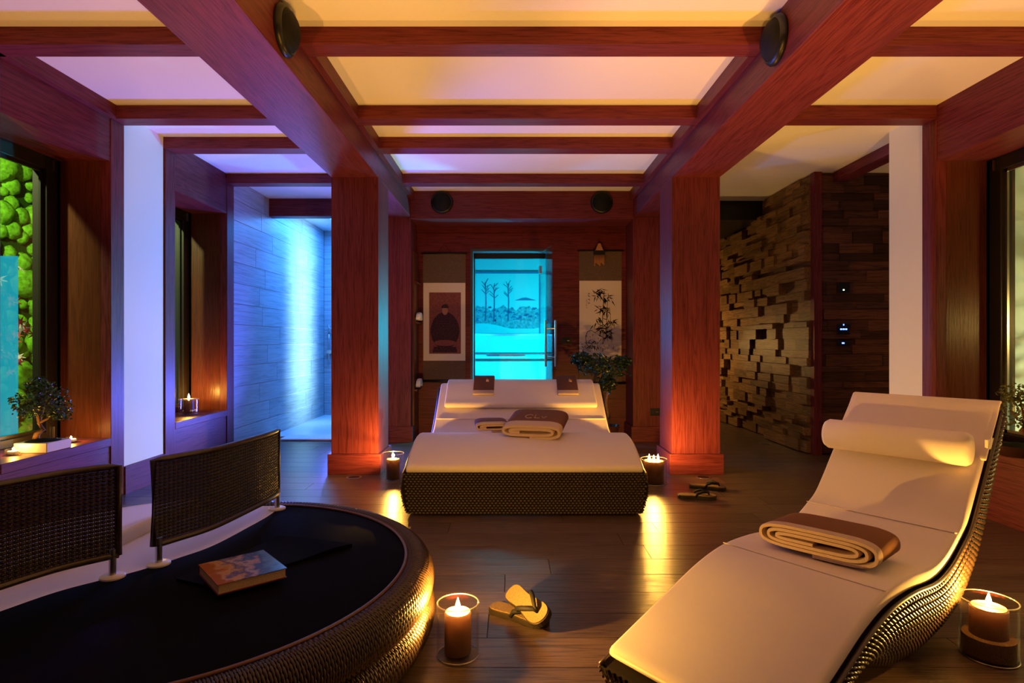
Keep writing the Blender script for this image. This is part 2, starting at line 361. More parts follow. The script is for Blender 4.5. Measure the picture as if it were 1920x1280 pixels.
def column(label, x0, x1, y0, y1, inner, z1=2.463):
    c = thing('column', label, 'column', ((x0+x1)/2, y0, 0), kind='structure')
    ox, oy = (x0+x1)/2, y0
    sx = x1-.12 if inner == 'l' else x1-.11
    MB().box(x0-ox, sx-ox-.001, .003, y1-oy, .165, z1).box(sx-ox+.001, x1-ox, .003, y1-oy, .165, z1).box(x0-ox+.004, x1-ox-.004, .006, y1-oy-.004, .165, z1).build('shaft', 'wz', c)
    MB().box(x0-ox-.024, x1-ox+.024, -.024, y1-oy+.024, 0, .17).build('plinth', 'wx', c, bevel=.003)
    return c
column('square cherry column with plinth between the shower and the bed', *ML, 4.916, 5.316, 'l')
column('square cherry column with plinth between the bed and the block wall', *MR, 4.916, 5.316, 'r')
column('square cherry column at the back beside the robed figure scroll and towel shelves', *ML, 6.49, 6.90, 'l')
column('square cherry column at the back with a socket beside the bamboo scroll', *MR, 6.49, 6.90, 'r')
# plain inner faces above the main beam underside on the columns' back are the beams themselves

# ---- side walls
wl = MB().box(-3.3, XL, 4.26, 4.757, .0, H).box(-3.3, XL-.001, 5.94, 9.3, 0, H).box(-3.3, -3.0, -1.6, 2.0, 0, H).build('wall_left', 'plaster')
struct(wl, 'side wall with a white plaster pillar, tiled in wood look inside the shower', 'wall')
wr2 = MB().box(XR, 3.3, 4.26, 4.65, 0, H).build('wall_right', 'plaster')
struct(MB().box(3.3, 4.5, 4.58, 4.65, 0, H).build('wall_alcove', 'plaster'), 'inner wall of the passage behind the white pillar', 'wall')
struct(MB().box(4.4, 4.5, 4.65, 5.79, 0, H).build('wall_alcove_end', 'plaster'), 'end wall of the passage behind the white pillar', 'wall')
struct(MB().box(XR, 3.3, -1.6, 2.0, 0, H).build('wall_right_near', 'plaster'), 'near stretch of the side wall beside the viewer', 'wall')
struct(wr2, 'side wall with a white plaster pillar beside the lounger', 'wall')
o = MB().box(XL-.01, XL+.022, 4.26, 4.757, 0, .20).build('baseboard_left', 'wy'); struct(o, 'wooden baseboard under the white pillar by the daybed', 'baseboard')
o = MB().box(XR-.022, XR+.01, 4.26, 4.65, 0, .20).build('baseboard_right', 'wy'); struct(o, 'wooden baseboard under the white pillar by the lounger', 'baseboard')

def window(idx, label, side, y0, y1, far=True):
    """deep wooden window bay: posts, head panel, sill, lower panel, metal frame, glass. side -1 left, +1 right. y0..y1 clear opening"""
    xf = XL if side < 0 else XR
    w_ = thing('window_%d' % idx, label, 'window', (xf, (y0+y1)/2, 0), kind='structure')
    oy = (y0+y1)/2; hw = (y1-y0)/2
    def bx(name, mat, a, b_, c, d, e, f_, **k):     # a,b: depth into the wall (positive outwards)
        xs = sorted((a*side, b_*side)); return MB().box(xs[0], xs[1], c, d, e, f_).build(name, mat, w_, **k)
    for s in (-1, 1):
        ya, yb = (hw, hw+.14) if s > 0 else (-hw-.14, -hw)
        bx('post', 'wz', -.012, .06, ya, yb, 0, HB, bevel=.003)
        bx('jamb', 'jamb', .06, .36, ya if s > 0 else yb-.02, ya+.02 if s > 0 else yb, .43, 2.353)
        bx('post_core', 'wz', .06, .34, ya+.02 if s > 0 else ya, yb if s > 0 else yb-.02, 0, H)
    bx('head_panel', 'wy', -.006, .34, -hw, hw, 2.353, H)
    bx('sill', 'wy', -.014, .50, -hw, hw, .372, .43, bevel=.004)
    bx('lower_panel', 'wy', -.004, .34, -hw, hw, 0, .372)
    f_ = MB()
    x0, x1 = sorted((.36*side, .46*side)); t = .095
    f_.box(x0, x1, -hw-.05, -hw+t, .43, 2.40).box(x0, x1, hw-t, hw+.05, .43, 2.40).box(x0, x1, -hw+t, hw-t, .43, .43+.055).box(x0, x1, -hw+t, hw-t, 2.40-.13, 2.40)
    fr = f_.build('frame', 'darkmetal', w_, bevel=.004)
    g_ = MB(); x0, x1 = sorted((.385*side, .40*side))
    g_.box(x0, x1, -hw+t, -hw+t+.022, .485, 2.27).box(x0, x1, hw-t-.022, hw-t, .485, 2.27).box(x0, x1, -hw+t, hw-t, .485, .505).box(x0, x1, -hw+t, hw-t, 2.25, 2.27)
    g_.build('glazing_bead', 'steel' if idx == 3 else 'darkmetal', fr)
    xg = .41*side
    MB().add([(xg, -hw+t, .49), (xg, hw-t, .49), (xg, hw-t, 2.265), (xg, -hw+t, 2.265)], [(0, 1, 2, 3)]).build('pane', 'pane', w_)
    for z0 in (2.27, .44): bx('hinge_pin', 'steel', .345, .357, hw-.055, hw-.043, z0, z0+.075)
    bx('outer_wall', 'grout', .34, .36, hw-.0, hw+.15, 0, H)
    return w_
window(1, 'window bay onto the green moss wall with a bonsai on its sill', -1, 3.23, 4.12)
window(2, 'narrow window bay between the white pillar and the blue shower', -1, 4.906, 5.80)
window(3, 'window bay onto the dark conifer behind the lounger', 1, 3.0, 4.12)

# ---- tiled shower
tl = 0
for k in range(13):
    z0, z1 = .012+k*.21, min(.012+(k+1)*.21, H-.002); yy = 5.96-random.random()*.8
    while yy < 8.8:
        a, b_ = max(yy, 5.945), min(yy+1.2, 8.8)
        if b_-a > .02: piece('tile', 'tile', wl, XL-.002, XL+.008, a+.003, b_-.003, z0+.003, z1-.003)
        yy += 1.2
ws = MB().box(-3.0, -1.2, 8.81, 9.0, 0, H).build('wall_shower', 'tgrout'); struct(ws, 'tiled end wall of the blue shower', 'wall')
for k in range(13):
    z0, z1 = .012+k*.21, min(.012+(k+1)*.21, H-.002); cut = -2.2+random.random()*.6
    for a, b_ in ((XL+.01, cut), (cut, -1.35)): piece('tile', 'tilex', ws, a+.0015, b_-.0015, 8.798, 8.812, z0+.0015, z1-.0015)
wp = MB().box(-1.35, -1.2, 6.9, 8.81, 0, H).build('wall_partition', 'tilex'); struct(wp, 'partition wall between the shower and the whirlpool room', 'wall')
o = MB().box(XL+.01, -1.36, 6.80, 8.795, -.012, .012).build('floor_shower', 'ceramic'); struct(o, 'white shower floor tray beyond the bath mat', 'floor')

# ---- back wall with boards, door opening
DX0, DX1, DZ = -.455, .40, 2.15
wb = MB().box(ML[0], DX0-.03, 6.915, 7.08, 0, H).box(DX1+.03, MR[1], 6.915, 7.08, 0, H).box(DX0-.03, DX1+.03, 6.915, 7.08, DZ+.03, H).build('wall_back', 'grout')
struct(wb, 'back wall of reddish wooden boards with the scrolls and glass door', 'wall')
for k in range(12):
    z0, z1 = k*.215, min(2.46, (k+1)*.215)
    for a, b_ in ((ML[1], DX0-.031), (DX1+.031, MR[0])) if z0 < DZ-.02 else ((ML[1], .12), (.12, MR[0])):
        za = z0 if z0 >= DZ-.02 or z1 < DZ else z0
        piece('board', 'board', wb, a+.001, b_-.001, 6.90, 6.917, z0+.0012, z1-.0012)
d1 = thing('door_1', 'frameless glass door standing open onto the cyan whirlpool room', 'door', (DX1-.07, 7.02, 0), kind='structure')
fb = MB()
fx0, fx1 = DX0-(DX1-.07), .07
fb.box(fx0-.03, fx0, -.125, .06, 0, DZ+.03).box(fx1, fx1+.03, -.125, .06, 0, DZ+.03).box(fx0, fx1, -.125, .06, DZ, DZ+.03)
fb.build('frame', plain('dark_door_frame', (.05, .05, .055), .35, .5), d1)
MB().box(fx0-.012, fx0+.012, .06, .12, 0, DZ).box(fx0, fx1, .06, .12, DZ-.06, DZ).build('inner_frame', 'black', d1)
DA = math.radians(-82)                     # leaf swings into the room
Rm = Matrix.Rotation(DA, 4, 'Z')
lf = MB().box(-.72*0, .70, -.005, .005, .01, DZ-.02, Rm).build('glass_leaf', 'door', d1)
hd = MB()
for s in (-1, 1):
    hd.tube([Rm @ Vector((.63, s*.055, .83)), Rm @ Vector((.63, s*.055, 1.33))], .012, 10)
for z in (.93, 1.24): hd.tube([Rm @ Vector((.63, -.055, z)), Rm @ Vector((.63, .055, z))], .008, 8)
hd.build('handle', 'steel', lf, smooth=True, sharp=.8)
for z in (.25, 1.9): MB().box(-.01, .05, -.014, .014, z, z+.09, Rm).build('hinge', 'steel', lf)
# whirlpool room beyond
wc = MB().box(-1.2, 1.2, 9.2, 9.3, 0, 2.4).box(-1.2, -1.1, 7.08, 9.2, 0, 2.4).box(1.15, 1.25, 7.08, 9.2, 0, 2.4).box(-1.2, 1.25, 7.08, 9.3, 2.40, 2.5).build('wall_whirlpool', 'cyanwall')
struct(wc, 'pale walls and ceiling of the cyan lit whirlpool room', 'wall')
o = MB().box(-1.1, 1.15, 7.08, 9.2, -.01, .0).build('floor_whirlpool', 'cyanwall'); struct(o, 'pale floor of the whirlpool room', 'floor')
o = MB().box(1.25, 1.55, 7.08, 8.7, 0, H).build('wall_passage', 'grout'); struct(o, 'dark inner wall of the passage by the blocks', 'wall')
t = thing('whirlpool_tub', 'white whirlpool tub behind the glass door', 'tub', (0, 8.4, 0))
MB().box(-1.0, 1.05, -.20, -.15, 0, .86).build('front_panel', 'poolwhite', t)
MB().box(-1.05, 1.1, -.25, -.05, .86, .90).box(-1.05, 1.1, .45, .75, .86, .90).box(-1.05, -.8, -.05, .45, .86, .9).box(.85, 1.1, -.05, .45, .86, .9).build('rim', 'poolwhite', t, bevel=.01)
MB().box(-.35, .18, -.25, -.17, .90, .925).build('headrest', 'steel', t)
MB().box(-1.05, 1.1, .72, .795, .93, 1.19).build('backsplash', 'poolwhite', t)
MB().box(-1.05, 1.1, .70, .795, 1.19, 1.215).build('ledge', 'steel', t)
# framed landscape panel (plain bands, hill, shrubs)
t = thing('landscape_panel', 'framed pale landscape picture on the whirlpool room wall', 'picture', (-.08, 9.195, 0))
MB().box(-.50, .50, -.03, 0, 1.225, 2.17).build('backing', 'mural1', t)
MB().box(-.52, .52, -.045, -.0, 2.15, 2.18).box(-.52, -.50, -.045, 0, 1.22, 2.17).box(.50, .52, -.045, 0, 1.22, 2.17).build('picture_frame', 'mural3', t)
def flat(poly, yy): # polygon in x,z plane, thin
    m = MB(); n_ = len(poly); m.add([(x, yy, z) for x, z in poly]+[(x, yy+.002, z) for x, z in poly], [tuple(range(n_)), tuple(range(n_, 2*n_))[::-1]]+[(i, n_+i, n_+(i+1) % n_, (i+1) % n_) for i in range(n_)]); return m
flat([(-.5, 1.3)]+[(-.5+i*.05, 1.62+.03*math.sin(i*.9)+.02*math.sin(i*2.3)) for i in range(21)]+[(.5, 1.3)], -.034).build('meadow', 'mural2', t)
flat([(-.5, 1.24)]+[(-.5+i*.1, 1.33+.05*math.sin(i*.5+1)) for i in range(11)]+[(.5, 1.24)], -.037).build('road', 'mural1', t)
flat([(.12, 1.735), (.24, 1.775), (.30, 1.78), (.46, 1.735)], -.034).build('far_hill', 'mural3', t)
m = MB(); rr = random.Random(3)
for i in range(46):
    cx, cz = rr.uniform(-.48, .48), rr.uniform(1.40, 1.62); s_ = rr.uniform(.012, .035)
    m.add([(cx-s_, -.038, cz), (cx+s_, -.038, cz), (cx+s_*.5, -.038, cz+s_), (cx-s_*.4, -.038, cz+s_*1.1)], [(0, 1, 2, 3)])
m.build('shrubs', 'mural3', t)['kind'] = 'stuff'
m = MB()
for bx_, top in ((-.33, 2.02), (-.20, 1.96), (.02, 1.99)):
    m.tube([(bx_, -.038, 1.42), (bx_+.01, -.038, 1.7), (bx_+.0, -.038, top)], [.012, .008, .004], 5)
    for i in range(10):
        a = rr.uniform(.3, 2.8); m.tube([(bx_, -.038, top-.02*i-.02), (bx_+.09*math.cos(a), -.038, top-.02*i+.06*math.sin(a))], .0035, 4)
m.build('trees', 'mural3', t)['kind'] = 'stuff'

# ---- block wall in the passage
wk = MB().box(2.955, 3.1, 5.80, 8.7, 0, H).build('wall_block_side', 'grout'); struct(wk, 'long wall of staggered walnut blocks running down the passage', 'wall')
rb = random.Random(11); z = .01
while z < H-.02:
    hgt = rb.choice((.055, .075, .095, .115)); z1 = min(z+hgt, H-.005); yy = 5.80-rb.random()*.3
    while yy < 8.6:
        L = rb.uniform(.18, .42); a, b_ = max(yy, 5.80), min(yy+L, 8.62)
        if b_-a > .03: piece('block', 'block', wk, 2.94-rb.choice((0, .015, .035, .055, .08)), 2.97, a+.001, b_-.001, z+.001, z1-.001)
        yy += L
    z = z1
wk2 = MB().box(2.96, 4.5, 5.80, 5.95, 0, H).build('wall_block_front', 'grout'); struct(wk2, 'dark walnut block wall facing the viewer with control panels', 'wall')
z = .01
while z < H-.02:
    hgt = rb.choice((.055, .075, .095, .115)); z1 = min(z+hgt, H-.005); xx = 3.0-rb.random()*.3
    while xx < 4.38:
        L = rb.uniform(.25, .55); a, b_ = max(xx, 3.0), min(xx+L, 4.39)
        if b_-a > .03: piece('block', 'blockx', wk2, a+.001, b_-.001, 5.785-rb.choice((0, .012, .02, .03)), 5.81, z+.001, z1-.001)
        xx += L
    z = z1
n += 1; o = MB().box(2.925, 3.0, 5.735, 5.81, 0, H).build('trim_%d' % n, 'wz'); struct(o, 'slim wooden corner post between the two block walls', 'trim')
o = MB().box(MR[0], 2.94, 6.92, 8.7, 2.52, H-.001).build('ceiling_soffit', 'black'); struct(o, 'black dropped soffit at the end of the passage', 'ceiling')
o = MB().box(1.3, 3.0, 8.62, 8.75, 0, H).build('wall_passage_end', 'wx'); struct(o, 'dark wooden end wall of the passage', 'wall')

# ------------------------------------------------------------------ furniture
def sweep(prof, w0, w1, thick, n=90, rnd=.018):
    """cushion: (t,z) top-surface profile swept with a rounded cross-section between w0 and w1; returns ring list (x=w, y=t)"""
    P = dense(prof, n); rings = []
    T = np.gradient(P, axis=0); T /= np.linalg.norm(T, axis=1)[:, None]; Nn = np.stack([-T[:, 1], T[:, 0]], 1)
    k = rnd
    cs = []
    for cx, cz, a0 in ((w1-k, -k, 90), (w1-k, -thick+k, 0), (w0+k, -thick+k, -90), (w0+k, -k, 180)):
        for a in (0, -30, -60, -90):
            an = math.radians(a0+a); cs.append((cx+k*math.cos(an), cz+k*math.sin(an)))
    L = np.r_[0, np.cumsum(np.linalg.norm(np.diff(P, axis=0), axis=1))]
    def ring(p, nn, shrink):
        mid = -thick/2; wm = (w0+w1)/2
        return [(wm+(x-wm)*(1-shrink*.02), p[0]+nn[0]*(mid+(z_-mid)*(1-shrink)), p[1]+nn[1]*(mid+(z_-mid)*(1-shrink))) for x, z_ in cs]
    rings.append(ring(P[0]-T[0]*k, Nn[0], .55)); rings.append(ring(P[0]-T[0]*k*.7, Nn[0], .2))
    for p, nn in zip(P, Nn): rings.append(ring(p, nn, 0))
    rings.append(ring(P[-1]+T[-1]*k*.7, Nn[-1], .2)); rings.append(ring(P[-1]+T[-1]*k, Nn[-1], .55))
    return rings
def hull_surfs(top, bot, w0, w1, inset, n=80):
    """side surfaces of a wicker hull from matching top / bottom stations (t,z)"""
    A, Bq = dense(top, n), dense(bot, n); U = np.linspace(0, 1, n)
    def at(u, v, s):
        u = np.clip(u, 0, 1)
        a = np.stack([np.interp(u, U, A[:, k]) for k in (0, 1)], 1); b_ = np.stack([np.interp(u, U, Bq[:, k]) for k in (0, 1)], 1)
        q = a+(b_-a)*v[:, None]; off = .018*np.sin(np.clip(v, 0, 1)*PI*.9)-inset*np.clip(v, 0, 1)**2.2
        x = (w1+off) if s > 0 else (w0-off)
        return np.stack([x, q[:, 0], q[:, 1]], 1)
    def side(s):
        def f(u, v):
            e = 1e-3; p = at(u, v, s); pu = at(u+e, v, s)-at(u-e, v, s); pv = at(u, np.clip(v+e, 0, 1), s)-at(u, np.clip(v-e, 0, 1), s)
            nn = np.cross(pu, pv); nn /= np.linalg.norm(nn, axis=1)[:, None]+1e-12
            nn *= np.sign(nn[:, :1]*s+1e-9); return p, nn
        return f
    def under(u, v):
        """underside: u along, v across"""
        u = np.clip(u, 0, 1); pl = at(u, np.ones_like(u), -1); pr = at(u, np.ones_like(u), 1); p = pl+(pr-pl)*v[:, None]
        e = 1e-3; d = at(u+e, np.ones_like(u), 1)-at(u-e, np.ones_like(u), 1); nn = np.cross(np.tile([1., 0, 0], (len(u), 1)), d); nn /= np.linalg.norm(nn, axis=1)[:, None]+1e-12
        return p, -nn
    return at, side, under
def hull_body(at, shrink, n=60, nv=7):
    """closed dark backing just inside the weave"""
    rings = []
    for u in np.linspace(0.004, .996, n):
        vs = np.linspace(0.02, .97, nv); uu = np.full(nv, u)
        l, r_ = at(uu, vs, -1), at(uu, vs, 1); l[:, 0] += shrink; r_[:, 0] -= shrink
        rings.append([tuple(p) for p in l]+[tuple(p) for p in r_[::-1]])
    return rings
def edge_weave(p0, p1, q0, q1):
    """flat quad surface p0-p1 (u) / q0-q1 (v=1) with outward normal"""
    p0, p1, q0, q1 = [np.array(x, float) for x in (p0, p1, q0, q1)]
    nn = np.cross(p1-p0, q0-p0); nn /= np.linalg.norm(nn)
    def f(u, v):
        u = u[:, None]; v = v[:, None]; return (p0+(p1-p0)*u)*(1-v)+(q0+(q1-q0)*u)*v, np.tile(nn, (len(u), 1))
    return f

# ---- double bed lounger in the middle
BX0, BY0, BW = -.69, 3.737, 1.538
bed = thing('double_lounger', 'wide dark wicker double lounger with cream cushion in the middle of the room', 'lounger', (BX0+BW/2, BY0, 0))
hw = BW/2
prof = [(.02, .315), (.10, .352), (.22, .395), (.36, .428), (.50, .440), (.62, .43), (.78, .385), (.98, .335), (1.15, .325), (1.32, .355), (1.46, .43), (1.62, .535), (1.78, .64), (1.88, .70)]
MB().loft(sweep(prof, -hw+.015, hw-.015, .06, 100, .022)).build('cushion', 'cushion', bed, smooth=True, sharp=1.2)
top = [(0, .272), (.10, .29), (.22, .333), (.36, .366), (.50, .378), (.62, .37), (.78, .325), (.98, .273), (1.15, .262), (1.32, .295), (1.48, .375), (1.64, .475), (1.80, .585), (1.91, .66)]
bot = [(0, .012), (.10, .012), (.22, .012), (.36, .012), (.50, .012), (.62, .012), (.78, .012), (.98, .012), (1.15, .012), (1.32, .03), (1.52, .12), (1.70, .27), (1.85, .46), (1.95, .64)]
at, side, under = hull_surfs(top, bot, -hw, hw, .03)
MB().loft(hull_body(at, .006)).build('base', 'wickback', bed)
V = [pills(side(s), 120, 18, .005) for s in (-1, 1)]
V.append(pills(edge_weave((-hw+.0, -.004, .272), (hw, -.004, .272), (-hw+.03, -.004, .014), (hw-.03, -.004, .014)), 62, 17, .0065))
np_obj('wicker_weave', V, 'wickerdark', bed)
for x in (-hw+.12, hw-.12):
    for yy in (.15, 1.1): MB().lathe([(0, 0), (.02, 0), (.02, .03), (0, .03)], 10, (x, yy, 0)).build('foot', 'steel', bed)
# long flat headrest with its two loops
hp = [(1.545, .553), (1.60, .588), (1.70, .655), (1.80, .718), (1.87, .742)]
MB().loft(sweep(hp, -hw+.085, hw-.085, .05, 24, .02)).build('headrest', 'cushion', bed, smooth=True, sharp=1.2)
MB().tube([(-hw+.03, 1.44, .425), (0, 1.438, .423), (hw-.03, 1.44, .425)], .0035, 6).build('seam', 'cushion', bed, smooth=True)

# ---- single wave lounger
PHI = .912; CW = .565
ch = thing('wave_lounger', 'single wave-shaped wicker lounger with cream cushion and neck roll', 'lounger', (.312, 1.876, 0), -PHI)
prof = [(.0, .144), (.15, .198), (.3, .252), (.46, .306), (.618, .335), (.8, .336), (1.0, .318), (1.14, .334), (1.27, .383), (1.36, .43), (1.484, .55), (1.62, .69), (1.756, .835)]
MB().loft(sweep(prof, .0, CW, .045, 120, .016)).build('cushion', 'cushion', ch, smooth=True, sharp=1.2)
top = [(-.035, .085), (.15, .150), (.3, .205), (.46, .258), (.618, .288), (.8, .289), (1.0, .271), (1.15, .290), (1.29, .342), (1.39, .395), (1.515, .515), (1.65, .655), (1.79, .80)]
bot = [(-.035, .02), (.15, .068), (.3, .118), (.44, .14), (.58, .11), (.74, .045), (.92, .006), (1.10, .006), (1.30, .035), (1.45, .12), (1.58, .28), (1.72, .52), (1.86, .79)]
at, side, under = hull_surfs(top, bot, -.012, CW+.012, .085, 120)
MB().loft(hull_body(at, .005, 90, 9)).build('hull', 'wickback', ch, smooth=True, sharp=.8)
V = [pills(side(s), 90, 11, .008, fill=(.93, .80)) for s in (-1, 1)]+[pills(under, 118, 30, .005)]
V.append(pills(edge_weave((-.012, -.04, .085), (CW+.012, -.04, .085), (.03, -.04, .02), (CW-.03, -.04, .02)), 52, 2, .007, along='v'))
np_obj('wicker_weave', V, 'wicker', ch)
for s in (-1, 1):   # braided rim along the top edge
    u = np.linspace(0, 1, 90); p = at(u, np.zeros(90), s); m = MB().tube([tuple(q) for q in p], .007, 6); m.build('rim', 'wicker', ch, smooth=True)
u = np.linspace(0, 1, 2)
MB().tube([(-.012, 1.80, .80), (CW/2, 1.805, .805), (CW+.012, 1.80, .80)], .012, 6).build('rim', 'wicker', ch, smooth=True)
for t_, z_ in ((.618, .336), (1.27, .385)): MB().tube([(.004, t_, z_+.0005), (CW-.004, t_, z_+.0005)], .0022, 6).build('seam', 'wickback' if 0 else 'cushion', ch)
# headrest flap and neck roll on straps
rl = MB(); rr_ = .062
rings = []
for i, (x, k) in enumerate([(-.055, .55), (-.05, .86), (-.035, 1), (.15, 1.0), (.3, .98), (.45, 1), (CW-.07, 1), (CW-.055, .86), (CW-.05, .55)]):
    rings.append([(x+.03, 1.515+rr_*k*1.0*math.cos(a), .665+rr_*k*1.1*math.sin(a)) for a in np.linspace(0, 2*PI, 24, endpoint=False)])
rl.loft(rings).build('neck_roll', 'cushion', ch, smooth=True, sharp=1.3)
MB().loft(sweep([(1.565, .630), (1.65, .72), (1.72, .790), (1.765, .842), (1.785, .848)], -.008, CW+.012, .012, 20, .005)).build('head_flap', 'cushion', ch, smooth=True, sharp=1.2)
for x in (.004, CW+.003):
    MB().box(x-.004, x+.006, 1.60, 1.80, .66, .70, Matrix.Translation((0, 0, 0))).build('strap', 'cushion', ch)

# ---- round two-tone daybed
RC = (-1.243, 2.157); ZT = .27; RI = .854
db = thing('round_daybed', 'round black and white daybed with wicker rim and two wicker backrests', 'daybed', (RC[0], RC[1], 0))
prof = [(RI-.02, .262), (RI, .270), (RI+.02, .276), (RI+.05, .272), (RI+.078, .250), (RI+.092, .215), (RI+.090, .178), (RI+.072, .150), (RI+.060, .142), (RI+.078, .132), (RI+.094, .105), (RI+.096, .072), (RI+.080, .036), (RI+.050, .010), (RI+.02, .003)]
PD = dense(prof, 120); PU = np.linspace(0, 1, 120)
def ring_surf(u, v):
    a = u*2*PI; r_ = np.interp(v, PU, PD[:, 0]); z_ = np.interp(v, PU, PD[:, 1]); e = .01
    dr = np.interp(v+e, PU, PD[:, 0])-np.interp(v-e, PU, PD[:, 0]); dz = np.interp(v+e, PU, PD[:, 1])-np.interp(v-e, PU, PD[:, 1])
    L = np.hypot(dr, dz)+1e-9; nr, nz = -dz/L, dr/L
    return np.stack([r_*np.cos(a), r_*np.sin(a), z_], 1), np.stack([nr*np.cos(a), nr*np.sin(a), nz], 1)
np_obj('wicker_weave', [pills(ring_surf, 640, 13, .005, along='v', fill=(1.0, .85))], 'wicker', db)
MB().lathe([(r_-.004, z_) for r_, z_ in PD[::6]], 96).build('rim', 'wickback', db, smooth=True)
MB().lathe([(0, .02), (RI+.01, .02), (RI+.01, .24), (0, .24)], 64).build('base', 'wickback', db)
# S-shaped dividing line (local), far end to near end
SL = dense([(.035, .852), (.075, .80), (.083, .68), (.066, .516), (.026, .257), (-.040, .114), (-.085, .03), (-.145, -.05), (-.262, -.18), (-.335, -.334), (-.40, -.50), (-.40, -.65), (-.33, -.785)], 80)
def arc(p, q, sgn, n=60):
    a0, a1 = math.atan2(p[1], p[0]), math.atan2(q[1], q[0])
    if sgn > 0:
        while a1 < a0: a1 += 2*PI
    else:
        while a1 > a0: a1 -= 2*PI
    return [((RI-.006)*math.cos(a), (RI-.006)*math.sin(a)) for a in np.linspace(a0, a1, n)]
def pad(name, poly, z0, z1, mat, rnd=.008):
    m = MB(); c = np.mean(poly, axis=0)
    def sh(k): return [(c[0]+(p[0]-c[0])*k, c[1]+(p[1]-c[1])*k) for p in poly]
    rings = [[(x, yy, z) for x, yy in sh(k)] for k, z in ((1-rnd, z0), (1, z0+.004), (1, z1-rnd), (1-rnd*.3, z1-rnd*.3), (1-rnd*1.2, z1))]
    m.loft(rings); return m.build(name, mat, db, smooth=True, sharp=.6)
sl = [tuple(p) for p in SL]
blk = sl+arc(sl[-1], sl[0], 1)[1:-1]
pad('black_mattress', blk, .24, ZT, 'blackfab')
wht = sl[::-1]+arc(sl[0], sl[-1], 1)[1:-1]
pad('white_mattress', wht, .24, ZT-.002, 'whitepad')
MB().tube([((RI-.010)*math.cos(a), (RI-.010)*math.sin(a), ZT+.004) for a in np.linspace(sl and math.atan2(sl[-1][1], sl[-1][0]), math.atan2(sl[0][1], sl[0][0]), 70)], .006, 6).build('piping', plain('brown_piping', (.16, .07, .025), .4, .5), db, smooth=True)
inn = dense([(-.30, .78), (-.33, .55), (-.345, .35), (-.365, .13), (-.49, -.15), (-.60, -.35), (-.68, -.48)], 40)
sp_ = [tuple(p) for p in inn]
pad('seat_cushion', sp_[::-1]+arc(sp_[0], sp_[-1], 1)[1:-1], ZT-.004, ZT+.055, 'whitepad', .02)
def backrest(i0, i1, off):
    P = SL[i0:i1+1]; S = np.r_[0, np.cumsum(np.linalg.norm(np.diff(P, axis=0), axis=1))]; U = S/S[-1]
    def f(u, v):
        u = np.clip(u, 0, 1); x = np.interp(u, U, P[:, 0]); yy = np.interp(u, U, P[:, 1])
        e = .02; dx = np.interp(np.clip(u+e, 0, 1), U, P[:, 0])-np.interp(np.clip(u-e, 0, 1), U, P[:, 0]); dy = np.interp(np.clip(u+e, 0, 1), U, P[:, 1])-np.interp(np.clip(u-e, 0, 1), U, P[:, 1])
        L = np.hypot(dx, dy)+1e-9; nx, ny = -dy/L, dx/L
        return np.stack([x+off*nx, yy+off*ny, .345+v*.315], 1), np.stack([nx, ny, 0*u], 1)
    nn = int(S[-1]/.0175)
    bk = np_obj('backrest', [pills(f, nn, 24, .006, along='u', fill=(1.04, .985), stagger=False, two=True)], 'wickerdark', db, stuff=False)
    st = MB()
    for k in range(nn+1):
        p, _ = f(np.array([k/nn, k/nn]), np.array([0., 1.]));
        if k % 1 == 0: st.tube([tuple(p[0]), tuple(p[1])], .0028, 4)
    so = st.build('weave_stakes', 'wicker', bk); so['kind'] = 'stuff'
    q = np.linspace(0, 1, 24); lo, _ = f(q, np.zeros(24)); hi, _ = f(q, np.ones(24))
    loop = [tuple(p) for p in lo]+[tuple(p) for p in hi[::-1]]+[tuple(lo[0])]
    MB().tube(loop, .012, 8).build('edge_rail', 'wicker', bk, smooth=True)
    for u_ in (.025, .975):
        p, _ = f(np.array([u_]), np.array([0.])); x, yy, _z = p[0]
        MB().lathe([(0, ZT), (.012, ZT), (.012, .37), (0, .37)], 14, (x, yy, 0)).build('post', 'steel', bk, smooth=True, sharp=.8)
        MB().lathe([(0, ZT-.003), (.040, ZT-.003), (.040, ZT+.006), (.034, ZT+.010), (0, ZT+.010)], 28, (x, yy, 0)).build('post_flange', 'ceramic', bk, smooth=True, sharp=.8)
i_c = int(np.argmin(np.hypot(SL[:, 0]+.085, SL[:, 1]-.03))); i_d = int(np.argmin(np.hypot(SL[:, 0]+.145, SL[:, 1]+.05))); i_f = int(np.argmin(np.hypot(SL[:, 0]-.075, SL[:, 1]-.80)))
backrest(i_f, i_c, 0); backrest(i_d, 74, 0)
# black throw on the mattress and the book on it
def px(x, yy, z): d = (CH-z)*F/(yy-640); return ((x-960)/F*d, d)
th = thing('black_throw', 'thin black folded throw lying under the book on the daybed', 'throw', (*px(520, 1062, .285), ZT))
c0 = th.location; cs = [px(395, 1100, .28), px(640, 1045, .28), px(660, 1022, .28), px(520, 1008, .28), px(430, 1040, .28), px(330, 1085, .28)]
poly = [(a-c0.x, b_-c0.y) for a, b_ in cs]
m = MB(); G = 16
q0, q1, q2, q3 = [Vector((*p, 0)) for p in (poly[5], poly[0], poly[2], poly[3])]
vs, fs = [], []
for z_off in (0.012, 0.002):
    for i in range(G+1):
        for j in range(G+1):
            u, v = i/G, j/G; p = (q0*(1-u)+q3*u)*(1-v)+(q1*(1-u)+q2*u)*v
            vs.append((p.x, p.y, z_off+(.010*max(0, math.sin(u*7+v*2))*u if z_off > .005 else 0)))
n1 = (G+1)**2
for i in range(G):
    for j in range(G):
        a = i*(G+1)+j; fs.append((a, a+1, a+G+2, a+G+1)); fs.append((n1+a, n1+a+G+1, n1+a+G+2, n1+a+1))
